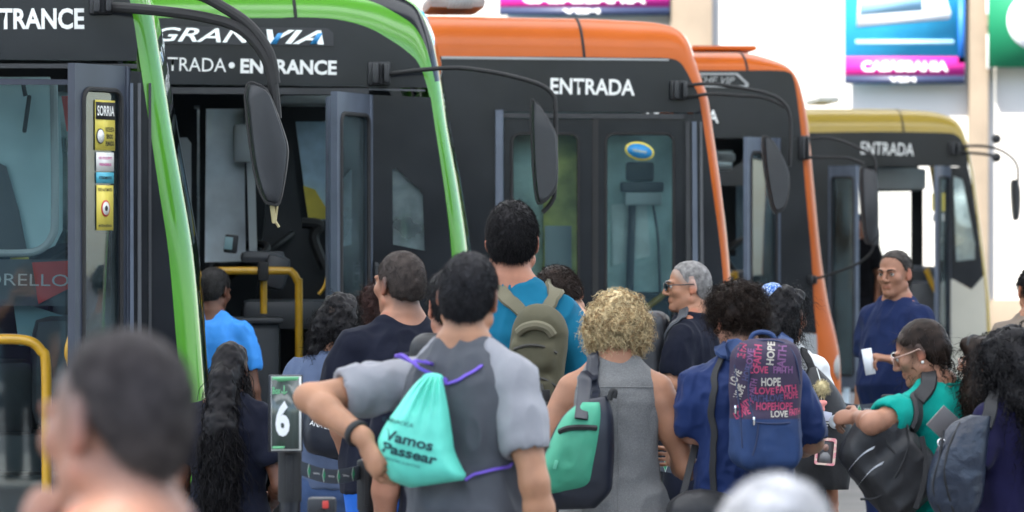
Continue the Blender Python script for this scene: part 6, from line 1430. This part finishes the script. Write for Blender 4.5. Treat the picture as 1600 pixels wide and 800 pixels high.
B.strap('shoulder_strap', [at(x, y, Dv - dy) for x, y, dy in ((1556, 604, .0), (1550, 612, .09), (1548, 640, .14), (1540, 665, .17))], P_viol, .045, .010, N_STRAP)
B = Bag('tablet', 'thin grey tablet sticking out behind the steel blue backpack', 'tablet', at(1475, 672, Dv - .10))
b = MB(); b.box(at(1478, 664, Dv - .08), (.085, .008, .10), .003, Matrix.Rotation(R(-48), 3, 'Y') @ Matrix.Rotation(R(12), 3, 'X')); B.mb('body', b, mat('slate_tablet', (.13, .12, .12), .35))
# backpack of the man with glasses, worn in front
Dk = 22.; B = Bag('backpack', 'dark grey backpack worn on the chest of the man with glasses', 'backpack', at(1018, 600, Dk - .1))
V, F = soft([('box', ((0, 0, 0), (.065, .13, .19), .05), {}), ('ell', ((-.03, 0, -.05), (.06, .11, .12)), dict(k=.03))], at(1020, 552, Dk - .05), -12, wr=.006, h=.009); B.part('pack', V, F, mat('charcoal_nylon', (.02, .021, .025), .5, var=.2, vscale=10, bump=.5, bscale=25, bdist=.006))
B.strap('shoulder_strap', [at(x, y, Dk - dy) for x, y, dy in ((1072, 488, .05), (1064, 494, .12), (1054, 515, .14), (1044, 540, .12), (1032, 552, .1))], P_glass, .05, .009, mat('grey_webbing', (.05, .055, .065), .7))
# black tote with lettering on the woman in slate blue
Dt = 18.75; B = Bag('tote_bag', 'black cloth tote lettered in white, hung beside the woman in slate blue', 'bag', at(512, 718, Dt - .26))
V, F = pillow([(480, 628), (474, 650), (472, 680), (480, 705), (500, 712)], [(552, 618), (558, 640), (560, 670), (556, 700), (540, 722)], lambda v: Dt - .24, .05, flatb=.5, wr=.006); B.part('body', V, F, N_NAVYV); b_t = bvh_of(V, F)
b = MB(); lettering(b, 'ANA LUISA VI', at(512, 668, Dt - .35), 58 * Dt / FPX, 8 * Dt / FPX, rot=R(-14), bvh=b_t, ray=(0, 1, 0), off=.003); B.mb('lettering', b, M_WHITE, False)
b = MB(); lettering(b, 'A', at(500, 655, Dt - .35), 10 * Dt / FPX, 9 * Dt / FPX, rot=R(-10), bvh=b_t, ray=(0, 1, 0), off=.003); B.mb('lettering', b, M_WHITE, False)
B.strap('handle', [at(x, y, Dt - dy) for x, y, dy in ((556, 520, .0), (550, 535, .12), (543, 570, .16), (530, 600, .19), (512, 628, .25))], P_slate, .035, .005, N_STRAP)
B.strap('handle', [at(x, y, Dt - dy) for x, y, dy in ((560, 520, .0), (557, 540, .12), (553, 580, .16), (548, 622, .24))], P_slate, .03, .005, N_STRAP)
# strap on the half hidden man in navy
B = Bag('shoulder_bag', 'dark bag strap with buckle on the man in the navy shirt', 'bag', at(684, 620, 15.0))
V, F = soft([('box', ((0, 0, 0), (.10, .06, .14), .05), {})], at(690, 590, 15.06), 8, wr=.004, h=.01); B.part('body', V, F, N_BLK)
B.strap('strap', [at(x, y, 15.2 - dy) for x, y, dy in ((692, 488, 0), (688, 500, .09), (686, 520, .13), (686, 550, .14))], P_navy, .035, .006, N_STRAP)
# slip of paper in the far man's hand
B = Bag('paper_slip', 'white slip of paper in the hand of the man with a wristwatch', 'paper', at(1358, 590, 24.6))
b = MB(); b.box(at(1357, 565, 24.62), (.052, .0015, .135), 0, Matrix.Rotation(R(-10), 3, 'Y')); B.mb('sheet', b, mat('paper_white', (.80, .83, .88), .6), False)

# ------------------------------------------------------------------ queue posts, belts and the box sign
M_POST = mat('black_post_metal', (.016, .018, .024), .3, metal=.3, var=.15, vscale=8)
def stanchion(label, px, D, ztop, r=.033, head=True):
    p = at(px, 394, D); p.z = 0; root = empty('queue_post', p); tag(root, label, 'queue post', 'queue posts with belts')
    b = MB(); b.tube([(0, 0, .02), (0, 0, ztop - .16)], r, 20); b.build('post', M_POST, root)
    b = MB(); b.lathe([(.17, 0), (.17, .012), (.15, .022), (.05, .032), (r, .05)], (0, 0, 0), 28); b.build('base', M_POST, root)
    b = MB(); b.lathe([(r + .003, 0), (r + .004, .005), (r + .004, .155), (r, .16), (r - .012, .163)], (0, 0, ztop - .16), 20); b.box((0, -r - .004, ztop - .08), (.018, .008, .13), .003); b.build('belt_cassette', M_RUB, root)
    return root
s1 = stanchion('queue post carrying the Box 6 sign', 453, 15.0, 1.12)
stanchion('bare queue post in front of bright blue jeans', 574, 15.35, 1.076, .029)
s3 = stanchion('short queue post with a red button near the bottom of the photo', 503, 14.2, .985)
b = MB(); b.box((0, 0, .99), (.085, .07, .05), .012); b.build('control_box', M_DGREY, s3); b = MB(); b.box((.012, -.038, .995), (.018, .008, .022), .003); b.build('button', M_RED, s3)
stanchion('queue post behind the woman with the blonde bob', 985, 18.3, 1.0); stanchion('queue post behind the backpack of the youth in blue', 1150, 18.0, 1.0)
stanchion('queue post beside the silver bumper of the orange bus', 1296, 24.1, 1.02); stanchion('queue post near the man in a blue t-shirt', 1388, 24.2, 1.02)
def belt(label, a, c, w, n_emb):
    a, c = Vector(a), Vector(c); root = empty('queue_belt', (a + c) / 2); tag(root, label, 'queue belt', 'queue belts between the posts'); o = Vector(root.location)
    d = (c - a); d.normalize(); nrm = Vector((d.y, -d.x, 0)).normalized(); 
    if nrm.y > 0: nrm = -nrm
    L_ = (c - a).length; sag = lambda t: Vector((0, 0, -.02 * math.sin(math.pi * t)))
    V_ = []; F_ = []; n = 16
    for i in range(n + 1):
        p = a.lerp(c, i / n) + sag(i / n) - o
        V_ += [p + nrm * .001 + Vector((0, 0, w / 2)), p + nrm * .001 - Vector((0, 0, w / 2)), p - nrm * .001 - Vector((0, 0, w / 2)), p - nrm * .001 + Vector((0, 0, w / 2))]
    for i in range(n): F_ += [(i * 4 + j, i * 4 + (j + 1) % 4, i * 4 + 4 + (j + 1) % 4, i * 4 + 4 + j) for j in range(4)]
    b = MB(); b.add(V_, F_); b.build('webbing', mat('belt_webbing', (.035, .045, .06), .6, weave=.4), root)
    for i in range(n_emb):
        t = (i + .5) / n_emb; p = a.lerp(c, t) + sag(t) - o + nrm * .002; b = MB(); q = w * .52
        b.add([p + Vector((0, 0, q)), p + d * q * .42, p - Vector((0, 0, q)), p - d * q * .42], [(0, 1, 2, 3)]); e = b.build('emblem', M_STICKW, root, False)
        b = MB(); p2 = p + nrm * .0012; q *= .82; b.add([p2 + Vector((0, 0, q)), p2 + d * q * .42, p2 - Vector((0, 0, q)), p2 - d * q * .42], [(0, 1, 2, 3)]); b.build('emblem_core', mat('emblem_green', (.01, .25, .10), .5), e, False)
        if i < n_emb - 1:
            b = MB(); t2 = (i + 1.0) / n_emb; lettering(b, 'TERMINAL', a.lerp(c, t2) + sag(t2) - o + nrm * .003, L_ / n_emb * .45, w * .12, xd=d); b.build('lettering', M_WHITE, root, False)
belt('queue belt with green emblems stretched beside the Box 6 sign', at(470, 731, 14.99), at(562, 738, 15.33), .045, 4)
belt('queue belt with green emblems behind the woman with the bob', at(998, 718, 18.28), at(1140, 727, 18.02), .05, 5)
belt('queue belt with green emblems before the man in a blue t-shirt', at(1302, 633, 24.1), at(1382, 634, 24.2), .05, 3)
# the Box 6 sign on its post
ctr = at(447, 645, 14.93); root = empty('box_sign', at(447, 705, 14.93)); tag(root, 'upright Box 6 sign with arrow on a queue post', 'sign'); o = Vector(root.location); k_ = 14.93 / FPX
Z_ = lambda py: (645 - py) * k_ + (ctr - o).z
X_ = lambda px: (px - 447) * k_
rt = Matrix.Rotation(R(8), 3, 'Z')
def sign_part(name, b, m): b.V = [rt @ Vector(v) for v in b.V]; return b.build(name, m, root, False)
b = MB(); b.box((0, .014, (Z_(586) + Z_(706)) / 2), (X_(474) - X_(421), .034, Z_(586) - Z_(706)), .003); sign_part('case', b, M_POST)
b = MB(); b.box((0, -.0045, (Z_(588) + Z_(704)) / 2), (X_(471) - X_(424), .003, Z_(588) - Z_(704)), .0); sign_part('white_edge', b, M_STICKW)
b = MB(); b.box((X_(445.5) - 0, -.0075, (Z_(589) + Z_(701.5)) / 2), (X_(467.5) - X_(424.5), .003, Z_(589) - Z_(701.5))); sign_part('panel', b, mat('sign_panel', (.055, .075, .068), .22, coat=.5, var=.25, vscale=25, aniso=(3, 1, .4)))
M_SGR = mat('sign_green_print', (.16, .50, .24), .5)
b = MB(); b.plate([(X_(425), Z_(588.5)), (X_(467), Z_(588.5)), (X_(464), Z_(594)), (X_(434), Z_(596)), (X_(430), Z_(593)), (X_(425), Z_(594))], y0=-.0110, y1=-.0098); sign_part('green_top', b, M_SGR)
b = MB(); b.plate([(X_(425), Z_(701)), (X_(443), Z_(701)), (X_(445), Z_(697)), (X_(425), Z_(697))], y0=-.0110, y1=-.0098); sign_part('green_foot', b, M_SGR)
b = MB(); lettering(b, 'Box', (X_(431.5), -.0105, Z_(610)), 12.5 * k_, 11 * k_, bold=.02); sign_part('lettering', b, M_SGR)
b = MB(); b.box((X_(443.5), -.0105, Z_(609)), (.003, .001, 14 * k_)); 
for s in (-1, 1): b.box((X_(443.5 + s * 2.0), -.0112, Z_(613.6)), (.003, .001, 6.5 * k_), 0, Matrix.Rotation(R(s * 45), 3, 'Y'))
sign_part('arrow', b, M_SGR)
b = MB(); lettering(b, '6', (X_(441), -.0105, Z_(654)), 22 * k_, 56 * k_, bold=.045); sign_part('number', b, M_WHITE)
